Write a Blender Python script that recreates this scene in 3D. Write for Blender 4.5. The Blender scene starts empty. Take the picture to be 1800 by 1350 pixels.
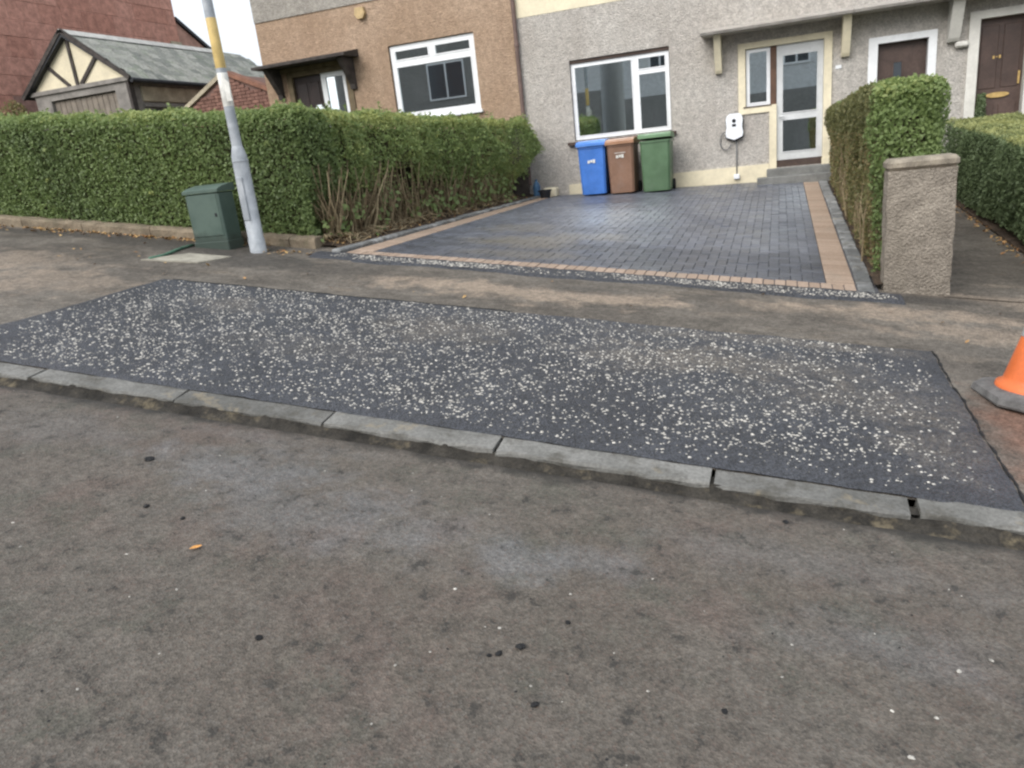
import bpy, math, random
import numpy as np
from mathutils import Matrix, Vector

random.seed(7)
RNG = np.random.default_rng(11)
SC = bpy.context.scene
COL = SC.collection
R = math.radians

# ------------------------------------------------------------------ camera
HC = 1.55
YAW, PITCH, ROLL, FPX = -0.36303, 0.30058, 0.11017, 1296.2
_f = Vector((math.sin(YAW) * math.cos(PITCH), math.cos(YAW) * math.cos(PITCH), -math.sin(PITCH)))
_r = Vector((math.cos(YAW), -math.sin(YAW), 0))
_d = _f.cross(_r)
_r2 = math.cos(ROLL) * _r + math.sin(ROLL) * _d
_d2 = -math.sin(ROLL) * _r + math.cos(ROLL) * _d
cam = bpy.data.cameras.new('camera')
cam.sensor_fit = 'HORIZONTAL'
cam.sensor_width = 36
cam.lens = FPX / 1800 * 36
cam.clip_start = 0.05
cam.clip_end = 2000
camo = bpy.data.objects.new('camera', cam)
COL.objects.link(camo)
camo.matrix_world = Matrix(((_r2.x, -_d2.x, -_f.x, 0), (_r2.y, -_d2.y, -_f.y, 0), (_r2.z, -_d2.z, -_f.z, HC), (0, 0, 0, 1)))
SC.camera = camo

# ------------------------------------------------------------------ sky, sun, exposure (overcast day)
SUN_EL, SUN_AZ = 40, 200          # azimuth clockwise from +y
W = bpy.data.worlds.new('World')
SC.world = W
W.use_nodes = True
nt = W.node_tree
nt.nodes.clear()
sky = nt.nodes.new('ShaderNodeTexSky')
sky.sky_type = 'NISHITA'
sky.sun_disc = False
sky.sun_elevation = R(SUN_EL)
sky.sun_rotation = R(SUN_AZ)
sky.dust_density = 4.0
sky.air_density = 1.5
hs = nt.nodes.new('ShaderNodeHueSaturation')
hs.inputs['Saturation'].default_value = 0.22
bg = nt.nodes.new('ShaderNodeBackground')
bg.inputs['Strength'].default_value = 0.15
wo = nt.nodes.new('ShaderNodeOutputWorld')
nt.links.new(sky.outputs[0], hs.inputs['Color'])
cl = nt.nodes.new('ShaderNodeMix')          # even cloud cover over the clear sky
cl.data_type = 'RGBA'
cl.inputs[0].default_value = 0.6
cl.inputs[7].default_value = (4.55, 4.95, 5.5, 1)
nt.links.new(hs.outputs[0], cl.inputs[6])
nt.links.new(cl.outputs[2], bg.inputs['Color'])
nt.links.new(bg.outputs[0], wo.inputs['Surface'])
sl = bpy.data.lights.new('sun', 'SUN')
sl.energy = 1.35
sl.angle = R(45)
sl.color = (1.0, 0.97, 0.93)
slo = bpy.data.objects.new('sun', sl)
COL.objects.link(slo)
sd = Vector((math.sin(R(SUN_AZ)) * math.cos(R(SUN_EL)), math.cos(R(SUN_AZ)) * math.cos(R(SUN_EL)), math.sin(R(SUN_EL))))
slo.rotation_euler = sd.to_track_quat('Z', 'Y').to_euler()
slo.location = (0, 0, 30)
SC.view_settings.view_transform = 'Standard'
SC.view_settings.look = 'None'
SC.view_settings.gamma = 1
SC.view_settings.exposure = 0.74
SC.render.engine = 'CYCLES'
SC.cycles.use_denoising = True
SC.cycles.max_bounces = 4
SC.cycles.diffuse_bounces = 3
SC.cycles.glossy_bounces = 3
SC.cycles.use_light_tree = False
SC.cycles.pixel_filter_type = 'BLACKMAN_HARRIS'
SC.cycles.filter_width = 2.4

# ------------------------------------------------------------------ levels of the place
S = 0.1245                                   # the street climbs to the left
YK = 3.05                                    # road side of the kerb
YD = 7.05                                    # front edge of the driveway
YF = 15.0                                    # house fronts
def road(x, y=0): return -S * x
def pav(x, y): return 0.05 - S * x + 0.025 * (y - 3.15)
def drv(x, y):
    f = pav(x, YD); b = 0.56 - 0.02 * x
    t = (y - YD) / (YF - YD)
    return f + t * (b - f) + 0.012
def pth(x, y):
    f = pav(x, YD); t = max(0.0, (y - YD) / (YF - YD))
    return f + t * (0.28 - f)
def garden(x, y): return pav(x, 7.4) + 0.02 * (y - 7.4)

# ------------------------------------------------------------------ material helper
class NM:
    """small node-building helper"""
    def __init__(s, name, rough=0.8, spec=0.3):
        s.m = bpy.data.materials.new(name)
        s.m.use_nodes = True
        s.t = s.m.node_tree
        s.t.nodes.clear()
        s.out = s.n('ShaderNodeOutputMaterial')
        s.b = s.n('ShaderNodeBsdfPrincipled')
        s.b.inputs['Roughness'].default_value = rough
        s.b.inputs['Specular IOR Level'].default_value = spec
        s.l(s.b.outputs[0], s.out.inputs['Surface'])
        s.pos = s.n('ShaderNodeNewGeometry').outputs['Position']
    def n(s, k): return s.t.nodes.new(k)
    def l(s, a, b): s.t.links.new(a, b)
    def put(s, v, sock):
        if isinstance(v, (int, float)): sock.default_value = v
        elif isinstance(v, tuple): sock.default_value = v if len(v) == 4 or sock.type == 'VECTOR' else (*v, 1)
        else: s.l(v, sock)
    def objco(s): return s.n('ShaderNodeTexCoord').outputs['Object']
    def noise(s, scale, detail=4, rough=0.6, co=None, stretch=None, off=None, dist=0.0):
        co = co or s.pos
        if stretch or off:
            mp = s.n('ShaderNodeMapping')
            s.l(co, mp.inputs[0])
            if stretch: mp.inputs['Scale'].default_value = stretch
            if off: mp.inputs['Location'].default_value = off
            co = mp.outputs[0]
        k = s.n('ShaderNodeTexNoise')
        s.l(co, k.inputs['Vector'])
        k.inputs['Scale'].default_value = scale
        k.inputs['Detail'].default_value = min(detail, 4)
        k.inputs['Roughness'].default_value = rough
        k.inputs['Distortion'].default_value = dist
        return k.outputs['Fac']
    def voro(s, scale, co=None, out='Distance', feature='F1'):
        k = s.n('ShaderNodeTexVoronoi')
        k.feature = feature
        s.l(co or s.pos, k.inputs['Vector'])
        k.inputs['Scale'].default_value = scale
        return k.outputs[out]
    def ramp(s, v, lo, hi, a=0.0, b=1.0):
        k = s.n('ShaderNodeMapRange')
        k.interpolation_type = 'SMOOTHSTEP'
        s.put(v, k.inputs['Value'])
        for i, q in zip(('From Min', 'From Max', 'To Min', 'To Max'), (lo, hi, a, b)): k.inputs[i].default_value = q
        return k.outputs[0]
    def math(s, op, a, b=0.0):
        k = s.n('ShaderNodeMath'); k.operation = op
        s.put(a, k.inputs[0]); s.put(b, k.inputs[1])
        return k.outputs[0]
    def mix(s, fac, a, b, blend='MIX'):
        k = s.n('ShaderNodeMix'); k.data_type = 'RGBA'; k.blend_type = blend
        s.put(fac, k.inputs[0]); s.put(a, k.inputs[6]); s.put(b, k.inputs[7])
        return k.outputs[2]
    def gray(s, v):
        k = s.n('ShaderNodeCombineColor')
        for i in range(3): s.put(v, k.inputs[i])
        return k.outputs[0]
    def scale_col(s, col, v): return s.mix(1.0, col, s.gray(v), 'MULTIPLY')
    def axis(s, i, co=None):
        k = s.n('ShaderNodeSeparateXYZ'); s.l(co or s.pos, k.inputs[0])
        return k.outputs[i]
    def rnd(s): return s.n('ShaderNodeObjectInfo').outputs['Random']
    def attr(s, name):
        k = s.n('ShaderNodeAttribute'); k.attribute_name = name
        return k.outputs['Fac']
    def blob(s, x, y, rx, ry, wob=0.5, nscale=3.0, soft=0.45):
        """irregular stain at (x, y) on a near level surface"""
        k = s.n('ShaderNodeVectorMath'); k.operation = 'MULTIPLY_ADD'
        s.l(s.pos, k.inputs[0])
        k.inputs[1].default_value = (1 / rx, 1 / ry, 0)
        k.inputs[2].default_value = (-x / rx, -y / ry, 0)
        ln = s.n('ShaderNodeVectorMath'); ln.operation = 'LENGTH'
        s.l(k.outputs[0], ln.inputs[0])
        if not hasattr(s, 'wn'): s.wn = s.noise(nscale, 5, 0.65, off=(x * 7, y * 5, 0))
        d = s.math('ADD', ln.outputs['Value'], s.math('MULTIPLY', s.math('SUBTRACT', s.wn, 0.5), wob * 4))
        return s.ramp(d, 1.0 - soft, 1.0 + soft, 1.0, 0.0)
    def bump(s, h, dist=0.01, strength=1.0):
        k = s.n('ShaderNodeBump')
        k.inputs['Distance'].default_value = dist
        k.inputs['Strength'].default_value = strength
        s.put(h, k.inputs['Height'])
        s.l(k.outputs[0], s.b.inputs['Normal'])
    def col(s, c): s.put(c, s.b.inputs['Base Color'])
    def rough(s, v): s.put(v, s.b.inputs['Roughness'])

def M_plain(name, c, rough=0.6, var=0.25, scale=6, bump=0.0, bscale=60, spec=0.3, dirt=None):
    q = NM(name, rough, spec)
    v = q.ramp(q.noise(scale, 5), 0.3, 0.7, 1 - var, 1 + var * 0.5)
    v = q.math('MULTIPLY', v, q.ramp(q.noise(scale * 9, 3), 0.3, 0.7, 1 - var * 0.4, 1 + var * 0.3))
    c2 = q.scale_col(c, v)
    if dirt: c2 = q.mix(q.ramp(q.noise(scale * 0.8, 6, 0.7, off=(3, 5, 1)), 0.52, 0.75, 0, dirt[1]), c2, dirt[0])
    q.col(c2)
    q.rough(q.ramp(q.noise(scale * 2, 4), 0.3, 0.7, max(rough - 0.1, 0.05), min(rough + 0.12, 1)))
    if bump: q.bump(q.noise(bscale, 4), bump, 0.8)
    return q.m

def M_roughcast(name, c, c2, stain, k=1.0):
    q = NM(name, 0.95, 0.1)
    big = q.ramp(q.noise(0.7, 5, 0.6), 0.35, 0.7)
    col = q.mix(big, c, c2)
    cell = q.voro(48 * k, out='Color')
    g = q.n('ShaderNodeRGBToBW'); q.l(cell, g.inputs[0])
    col = q.scale_col(col, q.ramp(g.outputs[0], 0.1, 0.9, 0.84, 1.12))
    col = q.scale_col(col, q.ramp(q.noise(9, 6, 0.7), 0.3, 0.7, 0.84, 1.1))
    streak = q.noise(1.0, 5, 0.65, stretch=(3.5, 3.5, 0.35))
    col = q.mix(q.ramp(streak, 0.5, 0.75, 0, 0.5), col, stain)
    q.col(col)
    h = q.math('ADD', q.voro(42 * k), q.noise(110, 3))
    q.bump(h, 0.02 / k, 0.9)
    return q.m

MT = {}
def build_materials():
    # --- carriageway
    q = NM('old_carriageway', 0.75, 0.35)
    n1 = q.noise(0.9, 4, 0.62)
    n2 = q.noise(3.2, 5, 0.68, off=(4, 1, 0))
    c = q.mix(q.ramp(n1, 0.36, 0.64), (0.118, 0.099, 0.080), (0.138, 0.121, 0.102))
    c = q.mix(q.ramp(q.noise(1.6, 4, 0.65, off=(7, 3, 0)), 0.48, 0.66, 0, 0.75), c, (0.138, 0.106, 0.088))
    c = q.mix(q.ramp(n2, 0.50, 0.68, 0, 0.75), c, (0.098, 0.093, 0.074))
    for x, y, rx, ry, f in ((-2.35, 2.55, 0.42, 0.16, 0.9), (-1.9, 2.3, 0.45, 0.2, 0.7), (-0.95, 2.25, 0.17, 0.09, 0.95), (-0.62, 2.35, 0.16, 0.07, 0.8), (-1.4, 2.3, 0.35, 0.16, 0.5),
                            (0.35, 2.2, 0.3, 0.12, 0.6), (-3.6, 2.6, 0.5, 0.15, 0.4), (0.1, 2.6, 0.5, 0.12, 0.4), (-2.4, 2.85, 0.4, 0.07, 0.5)):
        c = q.mix(q.math('MULTIPLY', q.blob(x, y, rx, ry, 0.95, 5.5, 0.8), f * 0.7), c, (0.172, 0.168, 0.165))
    mid = q.noise(11, 5, 0.72, off=(2, 8, 0))
    c = q.scale_col(c, q.ramp(mid, 0.3, 0.66, 1.14, 0.82))
    fine = q.noise(45, 3, 0.7)
    c = q.scale_col(c, q.ramp(fine, 0.3, 0.7, 0.82, 1.18))
    vo = q.n('ShaderNodeTexVoronoi'); vo.inputs['Scale'].default_value = 125; q.l(q.pos, vo.inputs['Vector'])
    sp = q.n('ShaderNodeSeparateColor'); q.l(vo.outputs['Color'], sp.inputs[0])
    c = q.scale_col(c, q.ramp(sp.outputs[0], 0.0, 1.0, 0.76, 1.14))
    c = q.mix(q.ramp(sp.outputs[1], 0.86, 0.89, 0, 0.35), c, (0.18, 0.165, 0.145))
    c = q.mix(q.ramp(sp.outputs[2], 0.90, 0.93, 0, 0.4), c, (0.14, 0.095, 0.075))
    c = q.mix(q.ramp(q.math('ADD', mid, q.math('MULTIPLY', q.math('SUBTRACT', fine, 0.5), 0.35)), 0.60, 0.67, 0, 0.7), c, (0.032, 0.031, 0.028))
    gut = q.ramp(q.math('ADD', q.axis(1), q.math('MULTIPLY', q.math('SUBTRACT', n2, 0.5), 0.3)), 2.90, 3.02, 0, 0.9)  # dark tarry gutter joint, with the shadow gap under the kerb painted in
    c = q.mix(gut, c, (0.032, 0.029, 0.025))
    q.col(c)
    q.rough(q.ramp(n1, 0.35, 0.65, 0.55, 0.85))
    q.bump(q.math('ADD', q.math('MULTIPLY', vo.outputs['Distance'], 0.5), q.math('ADD', fine, q.math('MULTIPLY', mid, 2.0))), 0.008, 0.8)
    MT['road'] = q.m
    # --- old footway asphalt, sandy stains
    q = NM('old_footway', 0.85, 0.25)
    c = q.mix(q.ramp(q.noise(0.9, 4, 0.65), 0.36, 0.66), (0.115, 0.10, 0.084), (0.172, 0.152, 0.128))
    st_ = q.noise(2.6, 5, 0.72, stretch=(0.8, 1.4, 1), off=(1, 6, 0))
    c = q.scale_col(c, q.ramp(st_, 0.3, 0.7, 0.76, 1.22))
    c = q.mix(q.ramp(q.noise(2.4, 6, 0.7, stretch=(0.6, 1.5, 1), off=(5, 2, 0)), 0.54, 0.7, 0, 0.6), c, (0.23, 0.19, 0.148))
    for x, y, rx, ry, f in ((-3.0, 6.15, 0.55, 0.2, 0.85), (-2.1, 6.05, 0.9, 0.22, 0.95), (-1.2, 6.15, 0.5, 0.13, 0.7), (0.95, 6.45, 0.7, 0.16, 0.9), (1.5, 6.0, 0.6, 0.2, 0.7), (0.2, 6.3, 0.6, 0.12, 0.5),
                            (-7.6, 5.6, 0.9, 0.4, 0.6), (-6.6, 5.0, 1.0, 0.35, 0.55), (-7.4, 4.5, 0.9, 0.4, 0.4), (1.9, 7.1, 0.6, 0.2, 0.6)):
        c = q.mix(q.math('MULTIPLY', q.blob(x, y, rx, ry, 1.25, 4.0, 0.75), f * 0.85), c, (0.33, 0.262, 0.2))
    for x, y, rx, ry, f in ((-5.2, 6.45, 0.8, 0.3, 0.8), (-1.6, 6.35, 0.35, 0.12, 0.6), (1.1, 6.95, 0.4, 0.12, 0.7), (-4.3, 6.4, 0.6, 0.3, 0.55), (-8.5, 7.0, 2.2, 0.14, 0.8), (-6.3, 6.9, 1.2, 0.3, 0.8), (1.2, 7.0, 0.5, 0.15, 0.8)):
        c = q.mix(q.math('MULTIPLY', q.blob(x, y, rx, ry, 0.6, 4), f), c, (0.075, 0.068, 0.06))
    c = q.mix(q.math('MULTIPLY', q.blob(1.35, 4.0, 0.32, 0.75, 0.4, 3), 0.8), c, (0.21, 0.115, 0.08))
    cell = q.n('ShaderNodeRGBToBW'); q.l(q.voro(110, out='Color'), cell.inputs[0])
    c = q.scale_col(c, q.ramp(cell.outputs[0], 0.1, 0.9, 0.74, 1.25))
    c = q.scale_col(c, q.ramp(q.noise(22, 5, 0.7), 0.3, 0.7, 0.75, 1.22))
    q.col(c)
    q.rough(q.ramp(q.noise(1.3, 5), 0.35, 0.65, 0.6, 0.9))
    q.bump(q.math('ADD', q.voro(110), q.noise(16, 5)), 0.008, 0.8)
    MT['footway'] = q.m
    # --- fresh tarmac
    q = NM('fresh_tarmac', 0.5, 0.5)
    c = q.mix(q.ramp(q.noise(1.2, 6), 0.35, 0.65), (0.040, 0.042, 0.050), (0.057, 0.060, 0.070))
    for x, y, rx, ry, f in ((-2.3, 4.75, 0.42, 0.25, 0.75), (-0.75, 4.65, 0.5, 0.2, 0.8), (-0.1, 4.75, 0.5, 0.22, 0.6), (-4.2, 4.85, 0.3, 0.2, 0.6), (0.5, 4.3, 0.45, 0.3, 0.6), (-0.4, 5.25, 0.7, 0.1, 0.5),
                            (0.5, 5.3, 0.5, 0.08, 0.6), (0.72, 3.75, 0.2, 0.3, 0.55), (-3.0, 4.1, 0.5, 0.2, 0.3)):
        c = q.mix(q.math('MULTIPLY', q.math('MULTIPLY', q.blob(x, y, rx, ry, 1.1, 5, 0.8), q.ramp(q.noise(28, 4, 0.75), 0.38, 0.62, 0.25, 1.0)), f * 0.9), c, (0.185, 0.16, 0.132))
    cell = q.n('ShaderNodeRGBToBW'); q.l(q.voro(95, out='Color'), cell.inputs[0])
    c = q.scale_col(c, q.ramp(cell.outputs[0], 0.1, 0.9, 0.55, 1.5))
    q.col(c)
    q.rough(q.ramp(q.noise(2.1, 5), 0.35, 0.65, 0.42, 0.62))
    q.bump(q.math('ADD', q.voro(95), q.noise(30, 4)), 0.011, 0.9)
    MT['tarmac'] = q.m
    # --- kerb and edging concrete / granite
    for nm, a, b in (('kerb', (0.15, 0.147, 0.135), (0.215, 0.21, 0.195)), ('edging', (0.16, 0.165, 0.165), (0.32, 0.32, 0.315))):
        q = NM(nm + '_stone', 0.85, 0.25)
        c = q.mix(q.ramp(q.noise(3, 6, 0.65), 0.35, 0.65), a, b)
        c = q.scale_col(c, q.ramp(q.rnd(), 0, 1, 0.8, 1.12))
        c = q.mix(q.ramp(q.noise(7, 4, 0.7, off=(3, 1, 2)), 0.48, 0.70, 0, 0.75), c, (0.095, 0.088, 0.074))
        c = q.scale_col(c, q.ramp(q.noise(60, 4, 0.7), 0.3, 0.7, 0.78, 1.18))
        c = q.mix(q.ramp(q.noise(4, 5, 0.7, off=(8, 4, 2)), 0.6, 0.7, 0, 0.5), c, (0.30, 0.25, 0.17))
        q.col(c)
        q.bump(q.noise(70, 5, 0.7), 0.006, 0.7)
        MT[nm] = q.m
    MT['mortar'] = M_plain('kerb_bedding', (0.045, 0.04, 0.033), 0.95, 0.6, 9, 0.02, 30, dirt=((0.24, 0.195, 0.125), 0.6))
    # --- driveway blocks
    q = NM('charcoal_block', 0.55, 0.45)
    c = q.mix(q.ramp(q.noise(0.55, 4), 0.35, 0.65), (0.088, 0.095, 0.118), (0.118, 0.125, 0.148))
    var = q.math('MULTIPLY', q.ramp(q.rnd(), 0, 1, 0.82, 1.18), q.ramp(q.attr('tint'), 0, 1, 0.82, 1.18))
    c = q.scale_col(c, var)
    for x, y, rx, ry, f in ((-2.9, 8.5, 0.6, 0.35, 0.6), (-2.2, 9.0, 0.5, 0.25, 0.5), (-3.3, 9.6, 0.45, 0.4, 0.4), (-2.6, 7.7, 0.7, 0.2, 0.35)):
        c = q.mix(q.math('MULTIPLY', q.blob(x, y, rx, ry, 0.6, 3), f), c, (0.19, 0.17, 0.14))
    c = q.scale_col(c, q.ramp(q.noise(55, 5, 0.7), 0.3, 0.7, 0.72, 1.28))
    q.col(c)
    q.rough(q.ramp(q.noise(1.5, 4), 0.3, 0.7, 0.28, 0.46))
    q.bump(q.noise(120, 4), 0.003, 0.7)
    MT['charcoal'] = q.m
    q = NM('buff_block', 0.8, 0.25)
    c = q.mix(q.rnd(), (0.325, 0.24, 0.18), (0.41, 0.31, 0.24))
    c = q.mix(q.ramp(q.noise(2.5, 5, 0.65), 0.5, 0.7, 0, 0.5), c, (0.29, 0.24, 0.19))
    c = q.scale_col(c, q.ramp(q.noise(60, 5, 0.7), 0.3, 0.7, 0.8, 1.18))
    q.col(c)
    q.bump(q.noise(120, 4), 0.003, 0.7)
    MT['buff'] = q.m
    MT['sand'] = M_plain('jointing_sand', (0.10, 0.10, 0.108), 0.95, 0.4, 20, 0.006, 200)
    MT['chips'] = M_plain('white_chipping', (0.56, 0.53, 0.475), 0.7, 0.55, 45)
    MT['crumb'] = M_plain('tarmac_crumb', (0.02, 0.02, 0.021), 0.6, 0.4, 30, 0.01, 90)
    # --- soil and litter
    MT['soil'] = M_plain('soil', (0.075, 0.052, 0.036), 0.98, 0.55, 7, 0.04, 22, dirt=((0.16, 0.115, 0.075), 0.7))
    MT['lawn'] = M_plain('garden_ground', (0.06, 0.075, 0.03), 0.98, 0.5, 4, 0.03, 40)
    MT['land'] = M_plain('far_ground', (0.09, 0.10, 0.06), 0.98, 0.4, 0.2)
    q = NM('dead_leaf', 0.8, 0.2)
    c = q.mix(q.attr('tint'), (0.30, 0.15, 0.07), (0.52, 0.36, 0.16))
    q.col(q.scale_col(c, q.ramp(q.noise(40), 0.3, 0.7, 0.7, 1.2)))
    MT['dead'] = q.m
    MT['orange_leaf'] = M_plain('orange_leaf', (0.72, 0.36, 0.11), 0.6, 0.25, 60)
    q = NM('twig', 0.9, 0.15)
    c = q.mix(q.attr('tint'), (0.17, 0.125, 0.078), (0.40, 0.325, 0.205))
    q.col(q.scale_col(c, q.ramp(q.noise(30), 0.3, 0.7, 0.7, 1.2)))
    MT['twig'] = q.m
    # --- leaves
    def leafmat(nm, dark, mid, young):
        q = NM(nm, 0.5, 0.35)
        t = q.attr('tint')
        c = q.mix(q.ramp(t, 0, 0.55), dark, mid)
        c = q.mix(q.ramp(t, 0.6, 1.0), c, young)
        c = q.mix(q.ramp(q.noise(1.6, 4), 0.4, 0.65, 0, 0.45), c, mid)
        q.col(c)
        tr = q.n('ShaderNodeBsdfTranslucent')
        q.l(q.scale_col(c, 1.3), tr.inputs['Color'])
        mx = q.n('ShaderNodeMixShader')
        mx.inputs[0].default_value = 0.36
        q.l(q.b.outputs[0], mx.inputs[1]); q.l(tr.outputs[0], mx.inputs[2])
        q.l(mx.outputs[0], q.out.inputs['Surface'])
        MT[nm] = q.m
    leafmat('privet', (0.115, 0.16, 0.068), (0.215, 0.285, 0.105), (0.40, 0.43, 0.16))
    leafmat('privet_dry', (0.11, 0.12, 0.05), (0.20, 0.20, 0.085), (0.38, 0.28, 0.15))
    leafmat('privet_dark', (0.12, 0.165, 0.085), (0.185, 0.24, 0.12), (0.40, 0.41, 0.17))
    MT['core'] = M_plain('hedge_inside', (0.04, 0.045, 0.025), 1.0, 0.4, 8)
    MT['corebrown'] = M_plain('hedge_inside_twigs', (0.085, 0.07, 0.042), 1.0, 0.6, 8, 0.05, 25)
    # --- house walls
    MT['grey_cast'] = M_roughcast('grey_roughcast', (0.52, 0.48, 0.435), (0.59, 0.555, 0.51), (0.42, 0.38, 0.34))
    MT['grey_cast_b'] = M_roughcast('weathered_grey_roughcast', (0.52, 0.485, 0.445), (0.58, 0.545, 0.50), (0.42, 0.385, 0.35))
    MT['brown_cast'] = M_roughcast('brown_roughcast', (0.42, 0.295, 0.205), (0.50, 0.365, 0.265), (0.34, 0.235, 0.165))
    MT['old_cast'] = M_roughcast('old_grey_roughcast', (0.38, 0.35, 0.31), (0.46, 0.425, 0.38), (0.30, 0.27, 0.235))
    MT['pillar_cast'] = M_roughcast('pillar_roughcast', (0.27, 0.235, 0.195), (0.37, 0.325, 0.27), (0.15, 0.13, 0.10), 1.25)
    MT['opp_cast'] = M_roughcast('pale_roughcast', (0.68, 0.69, 0.69), (0.74, 0.75, 0.75), (0.6, 0.6, 0.6))
    MT['opp_dark'] = M_roughcast('dark_roughcast', (0.27, 0.265, 0.25), (0.32, 0.31, 0.295), (0.22, 0.215, 0.2))
    MT['cream'] = M_plain('cream_paint', (0.76, 0.68, 0.50), 0.65, 0.12, 2, 0.004, 40, dirt=((0.48, 0.42, 0.31), 0.4))
    MT['white'] = M_plain('white_upvc', (0.80, 0.81, 0.82), 0.35, 0.06, 3, spec=0.5)
    MT['offwhite'] = M_plain('offwhite_paint', (0.66, 0.64, 0.59), 0.6, 0.12, 3, dirt=((0.42, 0.4, 0.36), 0.35))
    MT['alu'] = M_plain('silver_frame', (0.60, 0.61, 0.61), 0.4, 0.1, 3, spec=0.5)
    MT['brownframe'] = M_plain('brown_timber', (0.12, 0.068, 0.045), 0.6, 0.3, 5)
    MT['doorbrown'] = M_plain('brown_door', (0.085, 0.055, 0.045), 0.45, 0.3, 3, spec=0.4)
    MT['darkdoor'] = M_plain('dark_door', (0.035, 0.024, 0.022), 0.45, 0.3, 4)
    MT['darktimber'] = M_plain('dark_stained_timber', (0.065, 0.055, 0.05), 0.8, 0.4, 8, 0.004, 60)
    MT['olivetimber'] = M_plain('weathered_frame', (0.17, 0.13, 0.08), 0.8, 0.3, 8)
    MT['sill'] = M_plain('dark_sill', (0.085, 0.06, 0.05), 0.8, 0.3, 6)
    MT['brass'] = M_plain('brass', (0.50, 0.34, 0.13), 0.4, 0.2, 20)
    MT['lead'] = M_plain('canopy_edge', (0.22, 0.205, 0.185), 0.85, 0.3, 4, 0.01, 40)
    MT['step'] = M_plain('grey_step', (0.205, 0.205, 0.195), 0.85, 0.25, 5, 0.006, 60)
    MT['pipe'] = M_plain('brown_downpipe', (0.16, 0.11, 0.095), 0.55, 0.25, 5)
    MT['roof'] = M_plain('roof_tile', (0.10, 0.085, 0.075), 0.9, 0.3, 3, 0.02, 20)
    MT['inside'] = M_plain('room', (0.32, 0.31, 0.30), 0.9, 0.1, 1)
    MT['blind'] = M_plain('net_curtain', (0.55, 0.56, 0.56), 0.9, 0.15, 2)
    q = NM('window_glass', 0.02, 0.5)
    gl = q.n('ShaderNodeBsdfGlossy'); gl.inputs['Roughness'].default_value = 0.015
    gl.inputs['Color'].default_value = (0.86, 0.93, 0.95, 1)
    tr = q.n('ShaderNodeBsdfTransparent'); tr.inputs['Color'].default_value = (0.72, 0.78, 0.78, 1)
    fr = q.n('ShaderNodeFresnel'); fr.inputs['IOR'].default_value = 1.55
    mx = q.n('ShaderNodeMixShader')
    q.l(q.math('ADD', q.math('MULTIPLY', fr.outputs[0], 0.4), 0.64), mx.inputs[0])
    q.l(tr.outputs[0], mx.inputs[1]); q.l(gl.outputs[0], mx.inputs[2])
    q.l(mx.outputs[0], q.out.inputs['Surface'])
    MT['glass'] = q.m
    MT['darkpane'] = M_plain('dark_pane', (0.05, 0.06, 0.07), 0.12, 0.1, 2, spec=0.5)
    # --- sandstone, brick, slate
    q = NM('red_sandstone', 0.95, 0.1)
    c = q.mix(q.rnd(), (0.50, 0.25, 0.19), (0.60, 0.32, 0.25))
    c = q.mix(q.ramp(q.math('FRACT', q.math('MULTIPLY', q.rnd(), 7.31)), 0.90, 0.93, 0, 0.7), c, (0.26, 0.18, 0.155))
    c = q.scale_col(c, q.ramp(q.noise(5, 6, 0.7), 0.3, 0.7, 0.75, 1.2))
    q.col(c); q.bump(q.noise(14, 5), 0.03, 0.7)
    MT['sandstone'] = q.m
    MT['stone_joint'] = M_plain('sandstone_joint', (0.48, 0.28, 0.22), 1.0, 0.25, 4, 0.01, 30)
    q = NM('slate', 0.7, 0.3)
    c = q.mix(q.rnd(), (0.17, 0.18, 0.16), (0.36, 0.36, 0.32))
    c = q.mix(q.ramp(q.noise(3, 5, 0.65), 0.5, 0.68, 0, 0.5), c, (0.20, 0.245, 0.16))
    q.col(q.scale_col(c, q.ramp(q.noise(16, 5), 0.3, 0.7, 0.75, 1.25)))
    MT['slate'] = q.m
    q = NM('dull_brick', 0.95, 0.1)
    c = q.mix(q.rnd(), (0.19, 0.105, 0.085), (0.25, 0.14, 0.11))
    q.col(q.scale_col(c, q.ramp(q.noise(9, 5), 0.3, 0.7, 0.7, 1.25)))
    MT['brick'] = q.m
    MT['brick_joint'] = M_plain('brick_mortar', (0.20, 0.125, 0.105), 1.0, 0.2, 6)
    MT['terracotta'] = M_plain('terracotta_coping', (0.26, 0.13, 0.09), 0.9, 0.3, 6)
    MT['garage_cream'] = M_plain('cream_panel', (0.72, 0.64, 0.47), 0.8, 0.12, 2)
    MT['garage_door'] = M_plain('taupe_boards', (0.235, 0.20, 0.165), 0.85, 0.25, 5, 0.004, 40, dirt=((0.36, 0.33, 0.29), 0.3))
    MT['garage_wall'] = M_plain('grey_painted_timber', (0.26, 0.24, 0.22), 0.9, 0.3, 4, 0.01, 30, dirt=((0.3, 0.28, 0.25), 0.4))
    MT['garage_stone'] = M_plain('buff_lintel', (0.44, 0.38, 0.28), 0.9, 0.3, 3, 0.02, 20)
    MT['ridge'] = M_plain('pale_ridge', (0.62, 0.61, 0.57), 0.8, 0.2, 4)
    MT['gutter'] = M_plain('black_gutter', (0.03, 0.032, 0.037), 0.5, 0.3, 5)
    # --- street furniture
    q = NM('cabinet_green', 0.45, 0.4)
    c = q.mix(q.ramp(q.noise(3, 5), 0.35, 0.65), (0.07, 0.105, 0.088), (0.10, 0.14, 0.118))
    c = q.mix(q.ramp(q.noise(9, 6, 0.75, stretch=(1, 1, 0.3)), 0.6, 0.75, 0, 0.6), c, (0.18, 0.2, 0.17))
    low = q.ramp(q.math('ADD', q.math('ADD', q.axis(2), q.math('MULTIPLY', q.axis(0), S)), q.math('MULTIPLY', q.math('SUBTRACT', q.noise(11, 4), 0.5), 0.16)), 0.24, 0.34, 0.8, 0)
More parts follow.
